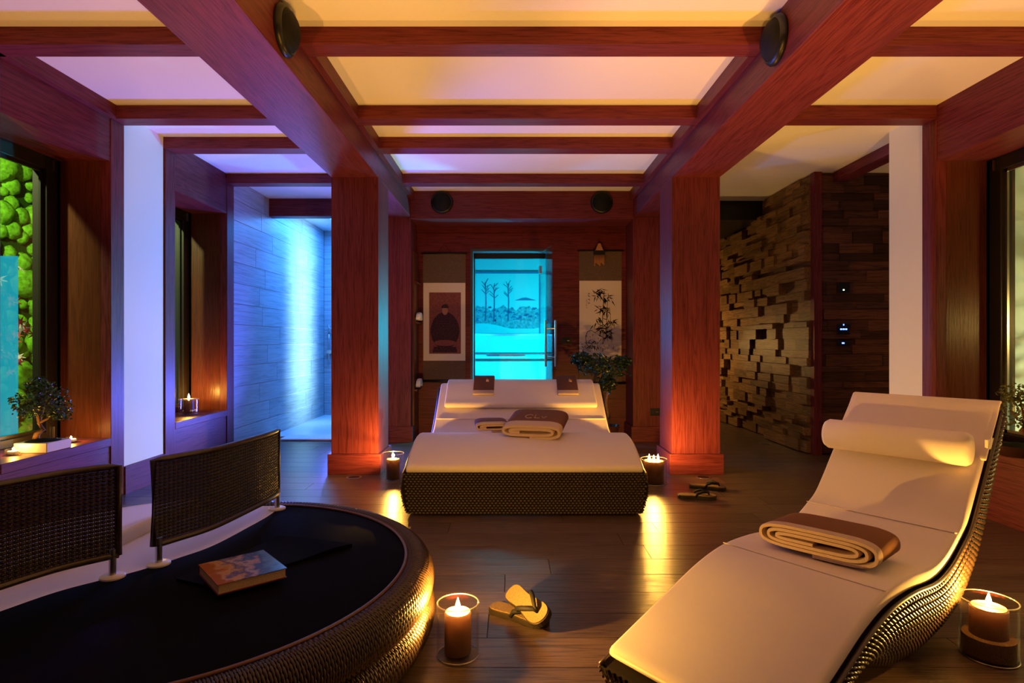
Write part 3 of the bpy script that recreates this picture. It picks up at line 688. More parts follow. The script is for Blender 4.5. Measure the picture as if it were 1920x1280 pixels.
for i in range(G):
    for a, b_ in ((i*(G+1), (i+1)*(G+1)), ((i+1)*(G+1)+G, i*(G+1)+G), (i+1, i), (G*(G+1)+i, G*(G+1)+i+1)): fs.append((a, b_, n1+b_, n1+a))
m.add(vs, fs).build('cloth', 'blackfab', th, smooth=True, sharp=1.0)
zb = ZT+.052
A_, B_, C_, D_ = [Vector((*px(*q, zb), 0)) for q in ((365, 1060), (487, 1031), (545, 1063), (415, 1094))]
ctr = (A_+B_+C_+D_)/4; ax = ((B_-A_)+(C_-D_)); ang = math.atan2(ax.y, ax.x)
bl, bw = ((B_-A_).length+(C_-D_).length)/2, ((D_-A_).length+(C_-B_).length)/2
bk = thing('hardcover_book', 'thick hardcover book with a blue and amber photo cover on the daybed', 'book', (ctr.x, ctr.y, ZT+.018), ang)
MB().box(-bl/2, bl/2, -bw/2, bw/2, .031, .034).build('cover', 'cover', bk)
MB().box(-bl/2, bl/2, -bw/2, bw/2, 0, .003).box(-bl/2, bl/2, bw/2-.003, bw/2, 0, .034).build('back_cover', plain('book_red_back', (.18, .03, .02), .4), bk)
MB().box(-bl/2+.004, bl/2-.004, -bw/2+.004, bw/2-.003, .003, .031).build('pages', 'page', bk)

# ------------------------------------------------------------------ towels
def spiral_towel(name, label, loc, rz, wid, hgt, length, turns, mat, group=None, tilt=0):
    """towel folded into a flattened spiral, extruded along local y; end face looks towards -y"""
    o = thing(name, label, 'towel', loc, rz, group)
    o.rotation_euler[0] = tilt
    th_ = hgt/(2*turns+.6); pts = []
    n_ = 26
    for k in range(int(turns*2*n_)+1):
        s_ = k/(2*n_); a = 2*PI*s_
        ky = 1-(s_/turns)*.86; kx = 1-(s_/turns)*.42
        c_, s2 = math.cos(a-PI/2), math.sin(a-PI/2)
        pts.append((wid/2*kx*math.copysign(abs(c_)**.45, c_), (hgt/2-th_*.5)*ky*math.copysign(abs(s2)**.75, s2)))
    P = np.array(pts); P = dense(P[::3], 110*max(1, int(turns)))
    T = np.gradient(P, axis=0); T /= np.linalg.norm(T, axis=1)[:, None]+1e-9; Q = np.stack([-T[:, 1], T[:, 0]], 1)*th_*.44
    rings = []
    for y_, g in ((-length/2, .72), (-length/2+.006, 1), (0, 1.0), (length/2-.006, 1), (length/2, .72)):
        ring = [(p[0], y_, p[1]+hgt/2) for p in P+Q*g]+[(p[0], y_, p[1]+hgt/2) for p in (P-Q*g)[::-1]]
        rings.append(ring)
    m = MB(); m.loft(rings, caps=False)
    nn = len(P); L = len(rings[0])
    for base, flip in ((0, 1), (4*L, 0)):
        for i in range(nn-1):
            f_ = (base+i, base+i+1, base+L-2-i, base+L-1-i); m.f.append(f_ if flip else f_[::-1])
    m.build('folded_cloth', mat, o, smooth=True, sharp=1.0); return o
sx_, sy_ = math.sin(PHI), math.cos(PHI); wx_, wy_ = math.cos(PHI), -math.sin(PHI)
def on_chaise(t_, w_): return (.312+sx_*t_+wx_*w_, 1.876+sy_*t_+wy_*w_)
tw = spiral_towel('folded_towel', 'brown and cream towel folded thick on the wave lounger', (*on_chaise(.83, .285), .335), -PHI+.10, .41, .105, .26, 3, 'towel', tilt=-.05)
g = 'folded bath towels'
big = spiral_towel('folded_towel', 'large brown towel with monogram on top of the pair on the double lounger', (.165, 4.28, .452), -.25, .44, .12, .36, 2, 'towel', tilt=.20)
spiral_towel('folded_towel', 'smaller folded towel tucked behind the monogrammed one on the double lounger', (-.16, 4.45, .434), .10, .26, .085, .28, 2, 'towel')
# monogram stitching on the large towel
e = MB(); zt_ = .1185
e.tube([(-.03+.028*math.cos(a), -.02+.036*math.sin(a), zt_) for a in np.linspace(.7, 5.6, 16)], .0022, 5)
e.tube([(.01, .02, zt_), (.012, -.05, zt_), (.05, -.052, zt_)], .0022, 5); e.tube([(.06, -.01, zt_), (.075, -.05, zt_), (.095, -.005, zt_)], .0022, 5)
e.build('monogram', plain('pale_thread', (.60, .40, .25), .6), big, smooth=True)
def hand_towel(label, x):
    o = thing('hand_towel', label, 'towel', (x, 5.60, .700), 0, 'hand towels draped on the double lounger')
    m = MB(); prof = [(BY0+t_-5.60, z_-.70+.024) for t_, z_ in ((1.63, .607), (1.70, .655), (1.80, .718), (1.85, .742), (1.895, .752), (1.93, .73), (1.945, .66))]
    m.loft(sweep(prof, -.095, .095, .016, 40, .006)); m.build('cloth', 'towel2', o, smooth=True, sharp=1.2)
    e = MB(); rr = random.Random(5)
    for k in range(7):
        a = -.3+.28*k; e.tube([(.02, -.085, .030), (.02+.026*math.cos(a), -.085+.026*math.sin(a), .034+.018*math.sin(a))], .0022, 5)
    e.build('embroidery', plain('gold_thread', (.75, .50, .25), .5), o, smooth=True); return o
hand_towel('small brown hand towel draped over the headrest nearer the robed figure scroll', -.26)
hand_towel('small brown hand towel draped over the headrest nearer the potted shrub', .51)

# ------------------------------------------------------------------ candles
def flame(m, c, s=1.0):
    m.lathe([(0.0005, 0), (.006*s, .004*s), (.0085*s, .012*s), (.007*s, .022*s), (.0035*s, .034*s), (.0004, .044*s)], 12, c)
def candle(label, loc, r, hgt, cr, chh, power, flames=1, taper=1.0, sand=0, pebbles=0, clear=False, group='candles burning in glass cylinders', zoff=.024):
    o = thing('candle_glass', label, 'candle', loc, 0, group)
    t = .004; rb_ = r*taper
    MB().lathe([(0.0005, 0), (rb_, 0), (r, hgt), (r-t, hgt), (rb_-t, .012), (0.0005, .012)], 40).build('glass_cylinder', 'glass', o, smooth=True, sharp=.7)
    for q, z_ in ((r-t/2, hgt), (rb_-.001, .005)):
        MB().tube([(q*math.cos(a), q*math.sin(a), z_) for a in np.linspace(0, 2*PI, 49)], .0024, 6).build('glass_rim', 'rim', o, smooth=True)
    if sand: MB().lathe([(0.0005, .013), (rb_-t-.002, .013), (r-t-.004, sand), (0.0005, sand+.008)], 32).build('sand', 'sand', o, smooth=True, sharp=.7)
    if pebbles:
        rr = random.Random(2)
        for k in range(pebbles):
            a = rr.random()*6.3; q = (r-.03)*math.sqrt(rr.random()); s_ = rr.uniform(.010, .018)
            MB().lathe([(0.0003, -.7*s_), (.8*s_, -.45*s_), (s_, 0), (.8*s_, .45*s_), (.0003, .7*s_)], 10, (q*math.cos(a), q*math.sin(a), .022+.008*(k % 2))).build('pebble', 'ceramic' if k % 2 else 'bark', o, smooth=True)
    z0 = sand if sand else .013
    c = MB().lathe([(0.0005, z0), (cr, z0), (cr, chh), (cr*.9, chh+.004), (cr*.84, chh-.004), (0.0005, chh-.008)], 32).build('wax_pillar', 'redwax' if clear else 'wax', o, smooth=True, sharp=.7)
    MB().lathe([(0.0005, chh-.005), (cr*.82, chh-.003)], 28).build('melted_pool', 'redwax', c)
    for k in range(flames):
        a = 2*PI*k/max(flames, 1)+.4; q = cr*.5 if flames > 1 else 0
        p = (q*math.cos(a), q*math.sin(a)*.6, chh-.002)
        MB().tube([p, (p[0], p[1], p[2]+.012)], .0012, 5).build('wick', 'wick', c)
        m = MB(); flame(m, (p[0], p[1], p[2]+.006), 1.1 if hgt > .1 else .5); m.build('flame', 'flame', c, smooth=True)
        lamp('candle_light', 'POINT', (p[0], p[1], p[2]+zoff), WARM, power/flames, .012, parent=o)
    return o
CP = 14.0
candle('glass candle burning on the floor by the front sandals', (-.19, 2.08, 0), .074, .185, .047, .150, CP*4.2)
candle('large glass candle with brown sand beside the wave lounger', (1.665, 2.07, 0), .086, .20, .056, .172, CP*2.2, sand=.075)
candle('tapered glass candle on the floor by the column on the shower side', (-.943, 4.70, 0), .086, .215, .052, .165, CP*2.7, taper=.72)
candle('wide three wick glass candle between the double lounger and the column', (1.10, 4.60, 0), .10, .19, .078, .172, CP*4.2, flames=3)
candle('glass candle with pebbles on the sill of the narrow window', (-3.0, 5.50, .43), .085, .135, .045, .135, CP*.8, pebbles=14)
def tealight(label, loc):
    o = thing('tealight', label, 'candle', loc, 0, 'tealights on the window sill')
    MB().lathe([(0.0005, 0), (.030, 0), (.042, .012), (.040, .036), (.036, .036), (.030, .010), (.0005, .008)], 28).build('glass_cup', 'glass', o, smooth=True, sharp=.8)
    for k in range(8):
        a = 2*PI*k/8; MB().lathe([(.0003, -.008), (.007, -.004), (.008, 0), (.007, .004), (.0003, .008)], 8, (.040*math.cos(a), .040*math.sin(a), .010)).build('glass_bead', 'glass', o, smooth=True)
    c = MB().lathe([(0.0005, .009), (.026, .009), (.028, .024), (.0005, .024)], 20).build('wax', 'ceramic', o)
    m = MB(); flame(m, (0, 0, .024), .5); m.build('flame', 'flame', c, smooth=True)
    lamp('candle_light', 'POINT', (0, 0, .045), WARM, CP*.14, .008, parent=o)
tealight('small glass tealight in front of the bonsai tray', (-2.945, 3.50, .43))
tealight('small glass tealight behind the bonsai tray', (-2.925, 3.93, .43))

# ------------------------------------------------------------------ sandals
def sandal(label, loc, rot, grp):
    o = thing('sandal', label, 'sandal', loc, 0, grp); o.rotation_euler = rot
    pts = [(.0, -.13), (.030, -.122), (.040, -.09), (.036, -.02), (.046, .05), (.048, .09), (.034, .122), (.0, .135), (-.032, .122), (-.044, .09), (-.042, .05), (-.034, -.02), (-.038, -.09), (-.028, -.122)]
    P = [tuple(p) for p in dense(pts+[pts[0]], 44)[:-1]]
    MB().prism(P, 0, .024).build('sole', 'sole', o, bevel=.002)
    MB().prism([(x*.93, yy*.97) for x, yy in P], .024, .028).build('footbed', 'tan', o)
    for s in (-1, 1):
        MB().tube([(s*.040, -.012, .018), (s*.041, .0, .040), (s*.030, .035, .052), (.004*s, .078, .046), (0, .086, .026)], [.007, .009, .010, .008, .006], 8).build('strap', 'strap', o, smooth=True)
    return o
sandal('flat straw sandal lying beside the front candle', (*px(972, 1158, .0), .0), (0, 0, math.radians(-122)), 'sandals in front')
sandal('straw sandal leaning tilted on its pair by the front candle', (*px(992, 1136, .06), .058), (math.radians(-4), math.radians(38), math.radians(-152)), 'sandals in front')
sandal('straw sandal nearer the viewer beyond the double lounger', (*px(1306, 934, 0), 0), (0, 0, math.radians(-98)), 'sandals by the column')
sandal('straw sandal farther from the viewer beyond the double lounger', (*px(1326, 916, 0), .0), (0, 0, math.radians(-112)), 'sandals by the column')

# ------------------------------------------------------------------ plants
def leaves(m, c, rad, n_, size, seed, zmin=-1):
    rr = random.Random(seed)
    for k in range(n_):
        while True:
            p = Vector((rr.uniform(-1, 1), rr.uniform(-1, 1), rr.uniform(-1, 1)))
            if .35 < p.length < 1 and p.z > zmin: break
        q = Vector((c[0]+p.x*rad[0], c[1]+p.y*rad[1], c[2]+p.z*rad[2]))
        d = Vector((rr.gauss(0, 1), rr.gauss(0, 1), rr.gauss(0, .6))).normalized(); s_ = size*rr.uniform(.7, 1.3)
        e = d.cross(Vector((rr.gauss(0, 1), rr.gauss(0, 1), rr.gauss(0, 1)))).normalized(); nn = d.cross(e)
        m.add([q, q+d*s_*.5+e*s_*.28, q+d*s_+nn*s_*.12, q+d*s_*.5-e*s_*.28, q+d*s_*.5-nn*s_*.08], [(0, 1, 4), (1, 2, 4), (2, 3, 4), (3, 0, 4)])
def bonsai(label, loc, mat, pot, blobs, trunk, n_, size, seed):
    o = thing('bonsai', label, 'bonsai', loc)
    pot(o)
    MB().tube(trunk, [.020, .017, .014, .011, .007, .004][:len(trunk)], 8).build('trunk', 'bark', o, smooth=True)
    m = MB()
    for k, (c, r_) in enumerate(blobs):
        leaves(m, c, r_, n_, size, seed+k)
        m2 = MB().tube([trunk[min(3, len(trunk)-2)], ((trunk[-1][0]+c[0])/2, (trunk[-1][1]+c[1])/2, c[2]-r_[2]*.5), c], [.008, .005, .002], 6); m2.build('branch', 'bark', o, smooth=True)
    m.build('foliage', mat, o)['kind'] = 'stuff'
    return o
def tray(o):
    MB().box(-.10, .10, -.10, .10, 0, .058).build('tray', 'ceramic', o, bevel=.004)
    MB().lathe([(0.0005, .075), (.05, .068), (.092, .0585)], 24).build('soil', 'soil', o, smooth=True)
bonsai('bonsai with twisted trunk in a white square tray on the moss window sill', (-2.895, 3.66, .43), 'leaf', tray,
       [((-.10, 0, .30), (.10, .09, .06)), ((.02, .02, .33), (.10, .09, .08)), ((-.02, -.04, .25), (.12, .09, .05)), ((.09, .03, .24), (.06, .07, .07)), ((-.03, 0, .40), (.07, .07, .05))],
       [(-.05, 0, .06), (-.03, -.01, .10), (.0, .0, .125), (-.035, .01, .165), (-.01, 0, .22), (-.01, 0, .32)], 190, .026, 3)
def bowl(o):
    MB().lathe([(0.0005, 0), (.075, 0), (.095, .012), (.105, .045), (.11, .065), (.10, .065), (.0005, .05)], 32).build('pot', 'glaze', o, smooth=True, sharp=.8)
    MB().lathe([(0.0005, .085), (.05, .075), (.098, .058)], 20).build('soil', 'soil', o, smooth=True)
bonsai('small bonsai with yellow green leaves in a brown glazed pot behind the lounger head', (2.945, 3.46, .43), 'leafgold', bowl,
       [((-.03, 0, .26), (.10, .10, .09)), ((.08, 0, .30), (.10, .10, .10)), ((.0, .0, .37), (.09, .09, .06)), ((.12, 0, .20), (.07, .07, .06))],
       [(.05, 0, .06), (.07, 0, .11), (.03, 0, .15), (.05, 0, .20), (.04, 0, .26)], 170, .024, 20)
def floorpot(o):
    MB().lathe([(0.0005, 0), (.09, 0), (.125, .20), (.135, .22), (.12, .22), (.11, .19), (.0005, .19)], 32).build('pot', 'glaze', o, smooth=True, sharp=.8)
    MB().lathe([(0.0005, .20), (.11, .192)], 20).build('soil', 'soil', o)
b = bonsai('leafy potted shrub standing at the foot of the bamboo scroll', (1.00, 6.24, 0), 'leafdark', floorpot,
           [((-.14, 0, .86), (.22, .16, .13)), ((.06, 0, .82), (.20, .16, .13)), ((-.27, 0, .92), (.12, .10, .07)), ((.0, 0, .66), (.10, .10, .09)), ((.16, 0, .88), (.09, .10, .07))],
           [(0, 0, .19), (.02, 0, .32), (-.01, 0, .45), (.01, 0, .58), (-.02, 0, .72), (-.03, 0, .84)], 330, .038, 40)
b.name = 'potted_shrub'; b['category'] = 'plant'

# ------------------------------------------------------------------ wall things
def scroll(label, x0, x1, z0, z1, p0, p1, rod):
    o = thing('hanging_scroll', label, 'scroll', ((x0+x1)/2, 6.897, 0)); c = (x0+x1)/2; h_ = (x1-x0)/2
    MB().box(-h_, h_, -.006, -.003, p1, z1).build('upper_brocade', 'brocade', o)
    MB().box(-h_, h_, -.006, -.003, z0, p0).build('lower_brocade', 'brocade', o)
    MB().box(-h_+.003, h_-.003, -.008, -.004, p0, p1).build('paper', 'paper', o)
    MB().tube([(-h_-.02, -.012, z1), (h_+.02, -.012, z1)], .007, 8).build('top_rod', 'black', o, smooth=True)
    MB().tube([(-h_*.35, -.008, z1), (0, -.004, z1+.11), (h_*.35, -.008, z1)], .002, 5).build('hanging_cord', 'ink', o)
    if rod: MB().tube([(-h_-.045, -.020, z0), (h_+.045, -.020, z0)], .014, 12).build('bottom_rod', 'black', o, smooth=True)
    return o
def zy(yy, d=6.88): return CH+(640-yy)*d/F
s1 = scroll('hanging scroll with a seated robed figure on dark silk', -1.034, -.539, zy(714), zy(475), zy(676), zy(530), True)
bx0, bx1 = (804.5-960)/F*6.88-s1.location.x, (864-960)/F*6.88-s1.location.x
MB().box(bx0, bx1, -.0095, -.0078, zy(663), zy(548)).build('silk_picture', 'silk', s1)
cx = (bx0+bx1)/2
def fl(poly, yy, name, mat, par): flat([(cx+x, z_) for x, z_ in poly], yy).build(name, mat, par)
zc = zy(612)
fl([(.17*math.cos(a)*(1 if math.sin(a) > -.2 else .95), zc-.07+.24*math.sin(a) if math.sin(a) > 0 else zc-.07+.19*math.sin(a)) for a in np.linspace(0, 2*PI, 30, endpoint=False)], -.0118, 'robe', 'robe', s1)
fl([(.13*math.cos(a), zc-.19+.035*math.sin(a)) for a in np.linspace(0, 2*PI, 20, endpoint=False)], -.0140, 'lap_folds', 'silk', s1)
fl([(-.145, zc-.30), (.145, zc-.30), (.13, zc-.235), (-.13, zc-.235)], -.0142, 'footstool', 'robe', s1)
fl([(.033*math.cos(a), zc+.185+.05*math.sin(a)) for a in np.linspace(0, 2*PI, 18, endpoint=False)], -.0145, 'face', 'face', s1)
fl([(.042*math.cos(a), zc+.215+.045*math.sin(a)) for a in np.linspace(0, PI, 12)], -.0160, 'hat', 'robe', s1)
s2 = scroll('hanging scroll with black ink bamboo on cream paper', .780, 1.276, zy(718), zy(470), zy(672), zy(526), True)
rr = random.Random(9); m = MB(); X0 = s2.location.x
def ip(px_, py_): return ((px_-960)/F*6.88-X0, -.0105, zy(py_))
def stroke(p, ang, L, wd):
    a, z_ = p[0], p[2]; d = Vector((math.cos(ang), math.sin(ang))); e = Vector((-d.y, d.x))
    m.add([(a, -.0105, z_), (a+d.x*L*.35+e.x*wd, -.0105, z_+d.y*L*.35+e.y*wd), (a+d.x*L, -.0105, z_+d.y*L), (a+d.x*L*.35-e.x*wd, -.0105, z_+d.y*L*.35-e.y*wd)], [(0, 1, 2, 3)])
def line(pts, wd): m.tube([ip(*p) for p in pts], wd, 4)
line([(1131, 645), (1130, 600), (1132, 560), (1133, 545)], .0035); line([(1140, 640), (1137, 590), (1141, 550)], .0025); line([(1148, 640), (1143, 575)], .002)
for cxp, cyp, n_, sp in ((1125, 548, 18, 10), (1138, 560, 12, 9), (1131, 580, 26, 11), (1122, 598, 10, 9), (1146, 602, 18, 7), (1132, 618, 34, 14), (1140, 630, 14, 9), (1117, 552, 8, 5)):
    for k in range(n_):
        stroke(ip(cxp+rr.gauss(0, sp*.55), cyp+rr.gauss(0, sp*.35)), rr.choice((-.5, -1.0, -1.5, -2.1, -2.6, .4, 2.6))+rr.gauss(0, .25), rr.uniform(.045, .095), rr.uniform(.004, .008))
for k in range(60):   # rock and grasses
    stroke(ip(1107+rr.gauss(0, 9), 645+rr.gauss(0, 6)), rr.uniform(0, 6.28), rr.uniform(.015, .05), .004)
for k in range(26): stroke(ip(rr.uniform(1098, 1152), 655+rr.gauss(0, 3)), rr.uniform(.2, 2.9), rr.uniform(.015, .04), .003)
line([(1098, 632), (1101, 622), (1109, 619), (1117, 624)], .003); line([(1098, 632), (1100, 645), (1107, 652)], .003)
m.build('bamboo_ink_drawing', 'ink', s2)['kind'] = 'stuff'
m = MB()
for k, yy in enumerate((551, 556, 562, 568)):
    for q in range(5): stroke(ip(1104+rr.uniform(-2, 2), yy+rr.uniform(-1.6, 1.6)), rr.choice((0, 1.57, .8, 2.4)), .018, .0022)
for yy in range(562, 580, 3):
    for q in range(3): stroke(ip(1099.5+rr.uniform(-1, 1), yy+rr.uniform(-1, 1)), rr.choice((0, 1.57, .8)), .010, .0016)
m.build('calligraphy', 'ink', s2)['kind'] = 'stuff'
wcx = (1124-960)/F*6.84
o = thing('wind_chime', 'small wooden wind chime hanging over the top of the bamboo scroll', 'wind chime', (wcx, 6.845, 0))
MB().add([(-.045, .0, zy(470)), (.045, 0, zy(470)), (.012, 0, zy(457)), (-.012, 0, zy(457)), (-.045, .03, zy(470)), (.045, .03, zy(470)), (.012, .03, zy(457)), (-.012, .03, zy(457))], [(0, 1, 2, 3), (4, 7, 6, 5), (0, 4, 5, 1), (1, 5, 6, 2), (2, 6, 7, 3), (3, 7, 4, 0)]).build('roof', 'rod', o)
MB().box(-.065, .065, 0, .026, zy(478), zy(470)).build('crossbar', 'black', o)
MB().tube([(0, .015, zy(457)), (0, .03, zy(452))], .003, 6).build('hook', 'black', o)
for k in range(8):
    x = -.052+.0149*k; MB().tube([(x, .013, zy(478)+.005), (x, .013, zy(499)+.012*((k*3) % 4))], .0055, 7).build('rod', 'rod', o, smooth=True)

def speaker(label, loc, rot):
    o = thing('speaker', label, 'speaker', loc, 0, 'round black speakers'); o.rotation_euler = rot
    MB().lathe([(0.0005, 0), (.118, 0), (.122, .012), (.112, .030), (.100, .034)], 40).build('bezel', 'black', o, smooth=True, sharp=.9)
    MB().lathe([(.100, .030), (.085, .052), (.055, .068), (.0005, .074)], 40).build('grille_dome', plain('speaker_grille', (.006, .006, .006), .6, .2, bump=.6, nscale=500), o, smooth=True)
speaker('round black speaker on the header beam above the robed figure scroll', ((829-960)/F*6.47, 6.47, CH+260*6.47/F), (PI/2, 0, 0))
speaker('round black speaker on the header beam above the bamboo scroll', ((1128-960)/F*6.47, 6.47, CH+260*6.47/F), (PI/2, 0, 0))
speaker('round black speaker on the main beam on the daybed side', (ML[1], 2.87, 2.605), (0, PI/2, 0))
speaker('round black speaker on the main beam on the lounger side', (MR[0], 2.96, 2.605), (0, -PI/2, 0))
def plate(name, label, cat, loc, rot, w_, h_, leds=()):
    o = thing(name, label, cat, loc); o.rotation_euler = rot
    MB().box(-w_/2, w_/2, -.009, 0, -h_/2, h_/2).build('plate', 'black', o, bevel=.002)
    for x, z_, sw, mt in leds: MB().box(x-sw/2, x+sw/2, -.012, -.008, z_-.006, z_+.006).build('indicator' if mt.startswith('led') else 'rocker', mt, o)
plate('light_switch', 'black switch plate between the glass door and the bamboo scroll', 'switch', ((1062-960)/F*6.90, 6.898, 1.11), (0, 0, 0), .12, .075, [(-.02, 0, .028, 'darkmetal'), (.02, 0, .028, 'steel')])
plate('power_socket', 'black socket plate on the back column low beside the candle', 'socket', (1.575, 6.49, CH-132*6.49/F), (0, 0, 0), .125, .08, [(-.03, 0, .02, 'darkmetal'), (.012, 0, .03, 'brocade')])
xb = lambda p: (p-960)/F*5.75
plate('control_panel', 'black wall panel with one green light on the block wall', 'switch', (xb(1581), 5.752, CH+100*5.75/F), (0, 0, 0), .12, .09, [(0, -.018, .012, 'ledg')])
plate('control_panel', 'black wall panel with a row of three blue lights on the block wall', 'switch', (xb(1581), 5.752, CH+23*5.75/F), (0, 0, 0), .12, .10, [(-.024, 0, .017, 'ledb'), (0, 0, .017, 'ledb'), (.024, 0, .017, 'ledb'), (0, .043, .008, 'ledb')])
plate('control_panel', 'black wall panel with a single blue light below the row of three', 'switch', (xb(1581), 5.752, CH-3*5.75/F), (0, 0, 0), .12, .06, [(-.005, 0, .022, 'ledb')])
plate('light_switch', 'small switch plate far down the long block wall', 'switch', (2.88, 8.22, 1.12), (0, 0, PI/2), .10, .075, [(0, 0, .04, 'ceramic')])
# shower fittings
o = thing('rain_shower_head', 'square rain shower head with a bright light in the shower ceiling', 'shower head', (-2.35, 8.0, H-.005))
MB().box(-.02, .42, -.28, .28, -.045, 0).build('plate', 'steel', o, bevel=.003)
MB().lathe([(0.0005, -.052), (.03, -.050), (.032, -.044)], 20, (.05, .05, 0)).build('spotlight', 'ledw', o)
MB().lathe([(0.0005, -.052), (.03, -.050), (.032, -.044)], 20, (.30, -.15, 0)).build('spotlight', 'ledw', o)
o = thing('shower_mixer', 'slim shower handset on the far shower wall', 'shower', (-2.71, 8.79, 0))
MB().tube([(0, -.02, .75), (0, -.02, 1.35)], .010, 8).build('rail', 'steel', o, smooth=True)
MB().tube([(0, -.02, 1.22), (.03, -.07, 1.30)], .016, 8).build('handset', 'steel', o, smooth=True)
MB().box(-.03, .08, -.05, 0, .92, .97).build('tap', 'steel', o, bevel=.004)
o = thing('bath_mat', 'white towelling bath mat in front of the shower', 'mat', (-2.05, 6.70, 0))
MB().loft(sweep([(-.14, .022), (-.10, .026), (.10, .026), (.14, .022)], -.52, .50, .02, 14, .008)).build('mat_cloth', 'white', o, smooth=True, sharp=1.2)
# shelf with towels behind the back column
o = thing('towel_shelf', 'narrow dark towel shelf between the back column and scroll wall', 'shelf', (-1.085, 6.72, 0))
t_ = o
MB().box(-.02, .0, -.15, .17, .1, 2.1).build('side_panel', 'jamb', t_)
for z_ in (.55, 1.30, 1.75): MB().box(0, .03, -.15, .17, z_, z_+.018).build('shelf_board', 'jamb', t_)
for z_, lab in ((.568, 'white towel peeking out on the lower shelf by the column'), (1.318, 'white towel peeking out on the upper shelf by the column')):
    q = thing('white_towel', lab, 'towel', (-1.055, 6.70, z_)); MB().loft(sweep([(-.10, .05), (-.06, .10), (.06, .11), (.12, .06)], -.018, .03, .05, 20, .012)).build('folded_cloth', 'white', q, smooth=True, sharp=1.2)
for lab, p in (('small recessed floor spot in front of the column by the block wall', (1.55, 4.80)), ('small recessed floor spot in front of the column by the shower', (-1.28, 4.80)), ('small recessed floor spot at the foot of the long block wall', (2.72, 6.36))):
    o = thing('floor_spot', lab, 'floor light', (*p, 0))
    MB().lathe([(.050, 0), (.060, .001), (.062, .003), (.052, .004), (.046, .002)], 28).build('ring', 'steel', o, smooth=True); MB().lathe([(.0005, .0015), (.048, .0015)], 24).build('lens', 'black', o)

# ------------------------------------------------------------------ gardens outside the windows
mw = MB().box(-4.95, -4.85, 2.0, 9.5, -.3, 3.6).build('moss_wall', 'mossdark'); tag(mw, 'living wall packed with rounded green moss cushions outside the window', 'moss wall')
base = MB(); rr = random.Random(4); nu_, nv_ = 14, 9; vs, fs = [], []
for j in range(nv_+1):
    ph = PI*j/nv_/1.0
    for i in range(nu_):
        a = 2*PI*i/nu_; k = 1+.07*math.sin(5*a+2*ph)+.05*math.sin(3*ph+7*a); vs.append((k*math.sin(ph)*math.cos(a), k*math.sin(ph)*math.sin(a), k*math.cos(ph)))
for j in range(nv_):
    for i in range(nu_): fs.append((j*nu_+i, j*nu_+(i+1) % nu_, (j+1)*nu_+(i+1) % nu_, (j+1)*nu_+i))
mm = MB().add(vs, fs).mesh('moss_cushion', 'moss', True)
pl = []; tries = 0
while len(pl) < 290 and tries < 40000:
    tries += 1; yy, z = rr.uniform(4.3, 6.6), rr.uniform(-.1, 3.15); R_ = rr.choice((.05, .07, .09, .12, .15))
    if all((yy-a)**2+(z-b_)**2 > (.80*(R_+c))**2 for a, b_, c in pl): pl.append((yy, z, R_))
for yy, z, R_ in pl:
    o = bpy.data.objects.new('moss_cushion', mm); COL.objects.link(o); o.parent = mw
    o.location = (-4.84, yy, z); o.scale = (R_*.75, R_, R_*rr.uniform(.85, 1.1)); o.rotation_euler = (rr.random()*6, 0, 0)
o = MB().box(-4.95, -3.3, 2.0, 9.5, -.3, -.2).build('garden_ground', 'outground'); tag(o, 'dark planted ground outside the moss window', 'ground', kind='structure')
M['reflection'] = bpy.data.materials.new('cyan_reflection_glow'); M['reflection'].use_nodes = True; _nt = M['reflection'].node_tree; _nt.nodes.clear()
_o = N(_nt, 'ShaderNodeOutputMaterial'); _m = N(_nt, 'ShaderNodeMixShader'); _m.inputs[0].default_value = .62
_e = N(_nt, 'ShaderNodeEmission', Strength=.72); _e.inputs[0].default_value = (.0, .62, .78, 1)
_nt.links.new(N(_nt, 'ShaderNodeBsdfTransparent').outputs[0], _m.inputs[1]); _nt.links.new(_e.outputs[0], _m.inputs[2]); _nt.links.new(_m.outputs[0], _o.inputs[0])
o = thing('reflection_panel', 'added cyan glowing panel standing in for a reflection in the moss window', 'reflection', (-3.385, 4.05, -.2))  # glowing panel added to imitate a cyan reflection in the window glass
MB().box(-1.0, 0, 0, .012, .02, 1.885).build('panel', 'reflection', o); MB().box(-1.0, 0, -.02, .03, 0, .02).build('foot_rail', 'steel', o)
mp_ = thing('maple_tree', 'red leaved maple branches in front of the moss wall', 'tree', (-4.25, 4.9, -.2))
MB().tube([(-.1, .3, 0), (-.08, .25, .7), (0, .1, 1.2), (.05, 0, 1.6), (.05, -.2, 1.9)], [.03, .025, .018, .012, .006], 8).build('trunk', 'bark', mp_, smooth=True)
star = []
for k in range(14):
    a = 2*PI*k/14; r_ = (1 if k % 2 == 0 else .33)*(1 if k not in (6, 8) else .6); star.append((r_*math.cos(a), r_*math.sin(a)))
def leafmesh(mat):
    m_ = MB(); m_.add([(0, 0, .08)]+[(x, yy, -.10*(x*x+yy*yy)) for x, yy in star], [(0, i+1, (i+1) % 14+1) for i in range(14)]); return m_.mesh('leaf', mat)
lm = [leafmesh('red'), leafmesh('pink')]
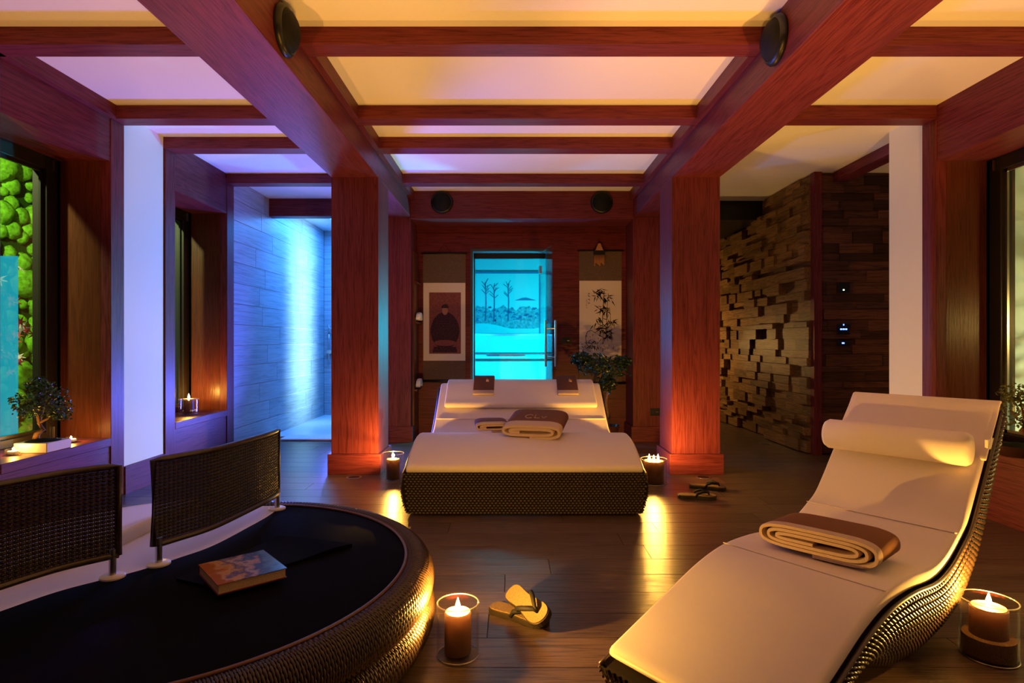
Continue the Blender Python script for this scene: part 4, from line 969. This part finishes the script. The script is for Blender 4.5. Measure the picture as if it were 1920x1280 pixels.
for cy, cz, n_ in ((-.18, 1.85, 18), (-.1, 1.62, 16), (.06, 1.40, 22), (.0, 1.22, 14), (-.40, 1.95, 12), (-.42, 1.5, 14), (-.40, 1.2, 12)):
    MB().tube([(0, .1, 1.2), (.05, cy*.6, (1.2+cz)/2+.1), (.06, cy, cz)], [.008, .005, .003], 5).build('branch', 'bark', mp_)
    for k in range(n_):
        o = bpy.data.objects.new('leaf', lm[1 if rr.random() < .28 else 0]); COL.objects.link(o); o.parent = mp_
        o.location = (rr.gauss(.05, .07), cy+rr.gauss(0, .12), cz+rr.gauss(0, .07)); s_ = rr.uniform(.045, .075); o.scale = (s_, s_, s_)
        o.rotation_euler = (rr.gauss(1.2, .5), rr.gauss(0, .5), rr.gauss(1.0, .7))
ow = MB().box(5.3, 5.4, 2.0, 7.0, -.3, 3.6).box(3.7, 5.4, 5.9, 6.0, -.3, 3.6).build('garden_wall', 'outwall'); tag(ow, 'pale green lit garden wall outside the lounger window', 'wall', kind='structure')
o = MB().box(3.45, 5.3, 2.0, 5.9, -.3, -.2).build('garden_ground', 'outground'); tag(o, 'dark planted ground outside the lounger window', 'ground', kind='structure')
o = MB().box(4.5, 5.3, 4.4, 5.9, 2.25, 2.5).build('garden_canopy', 'darkmetal'); tag(o, 'dark roof edge over the garden wall outside the lounger window', 'roof', kind='structure')
cf = thing('conifer', 'dark feathery conifer outside the lounger window', 'tree', (4.15, 3.95, -.2))
MB().tube([(0, 0, 0), (.02, .03, .8), (-.02, 0, 1.5), (0, .02, 2.1)], [.03, .024, .016, .005], 8).build('trunk', 'bark', cf, smooth=True)
m = MB()
for k in range(46):
    z = rr.uniform(.35, 2.05); a = rr.uniform(0, 6.28); L = rr.uniform(.25, .55)*(1.15-.3*z/2); d = Vector((math.cos(a), math.sin(a), -.12))
    p0 = Vector((0, .01, z)); MB().tube([p0, p0+d*L*.6+Vector((0, 0, .03)), p0+d*L], [.006, .004, .002], 5).build('branch', 'bark', cf)
    for q in range(42):
        t_ = .25+.75*q/42; b0 = p0+d*L*t_; e = Vector((-d.y, d.x, rr.uniform(-.3, .5)))*(1 if q % 2 else -1); ln = rr.uniform(.05, .11)*(1.15-t_*.7)
        tip = b0+(e*.8+d*.7).normalized()*ln; wv = Vector((0, 0, .0035)); m.add([b0-wv, b0+wv, tip], [(0, 1, 2)])
m.build('needles', 'leafdark', cf)['kind'] = 'stuff'
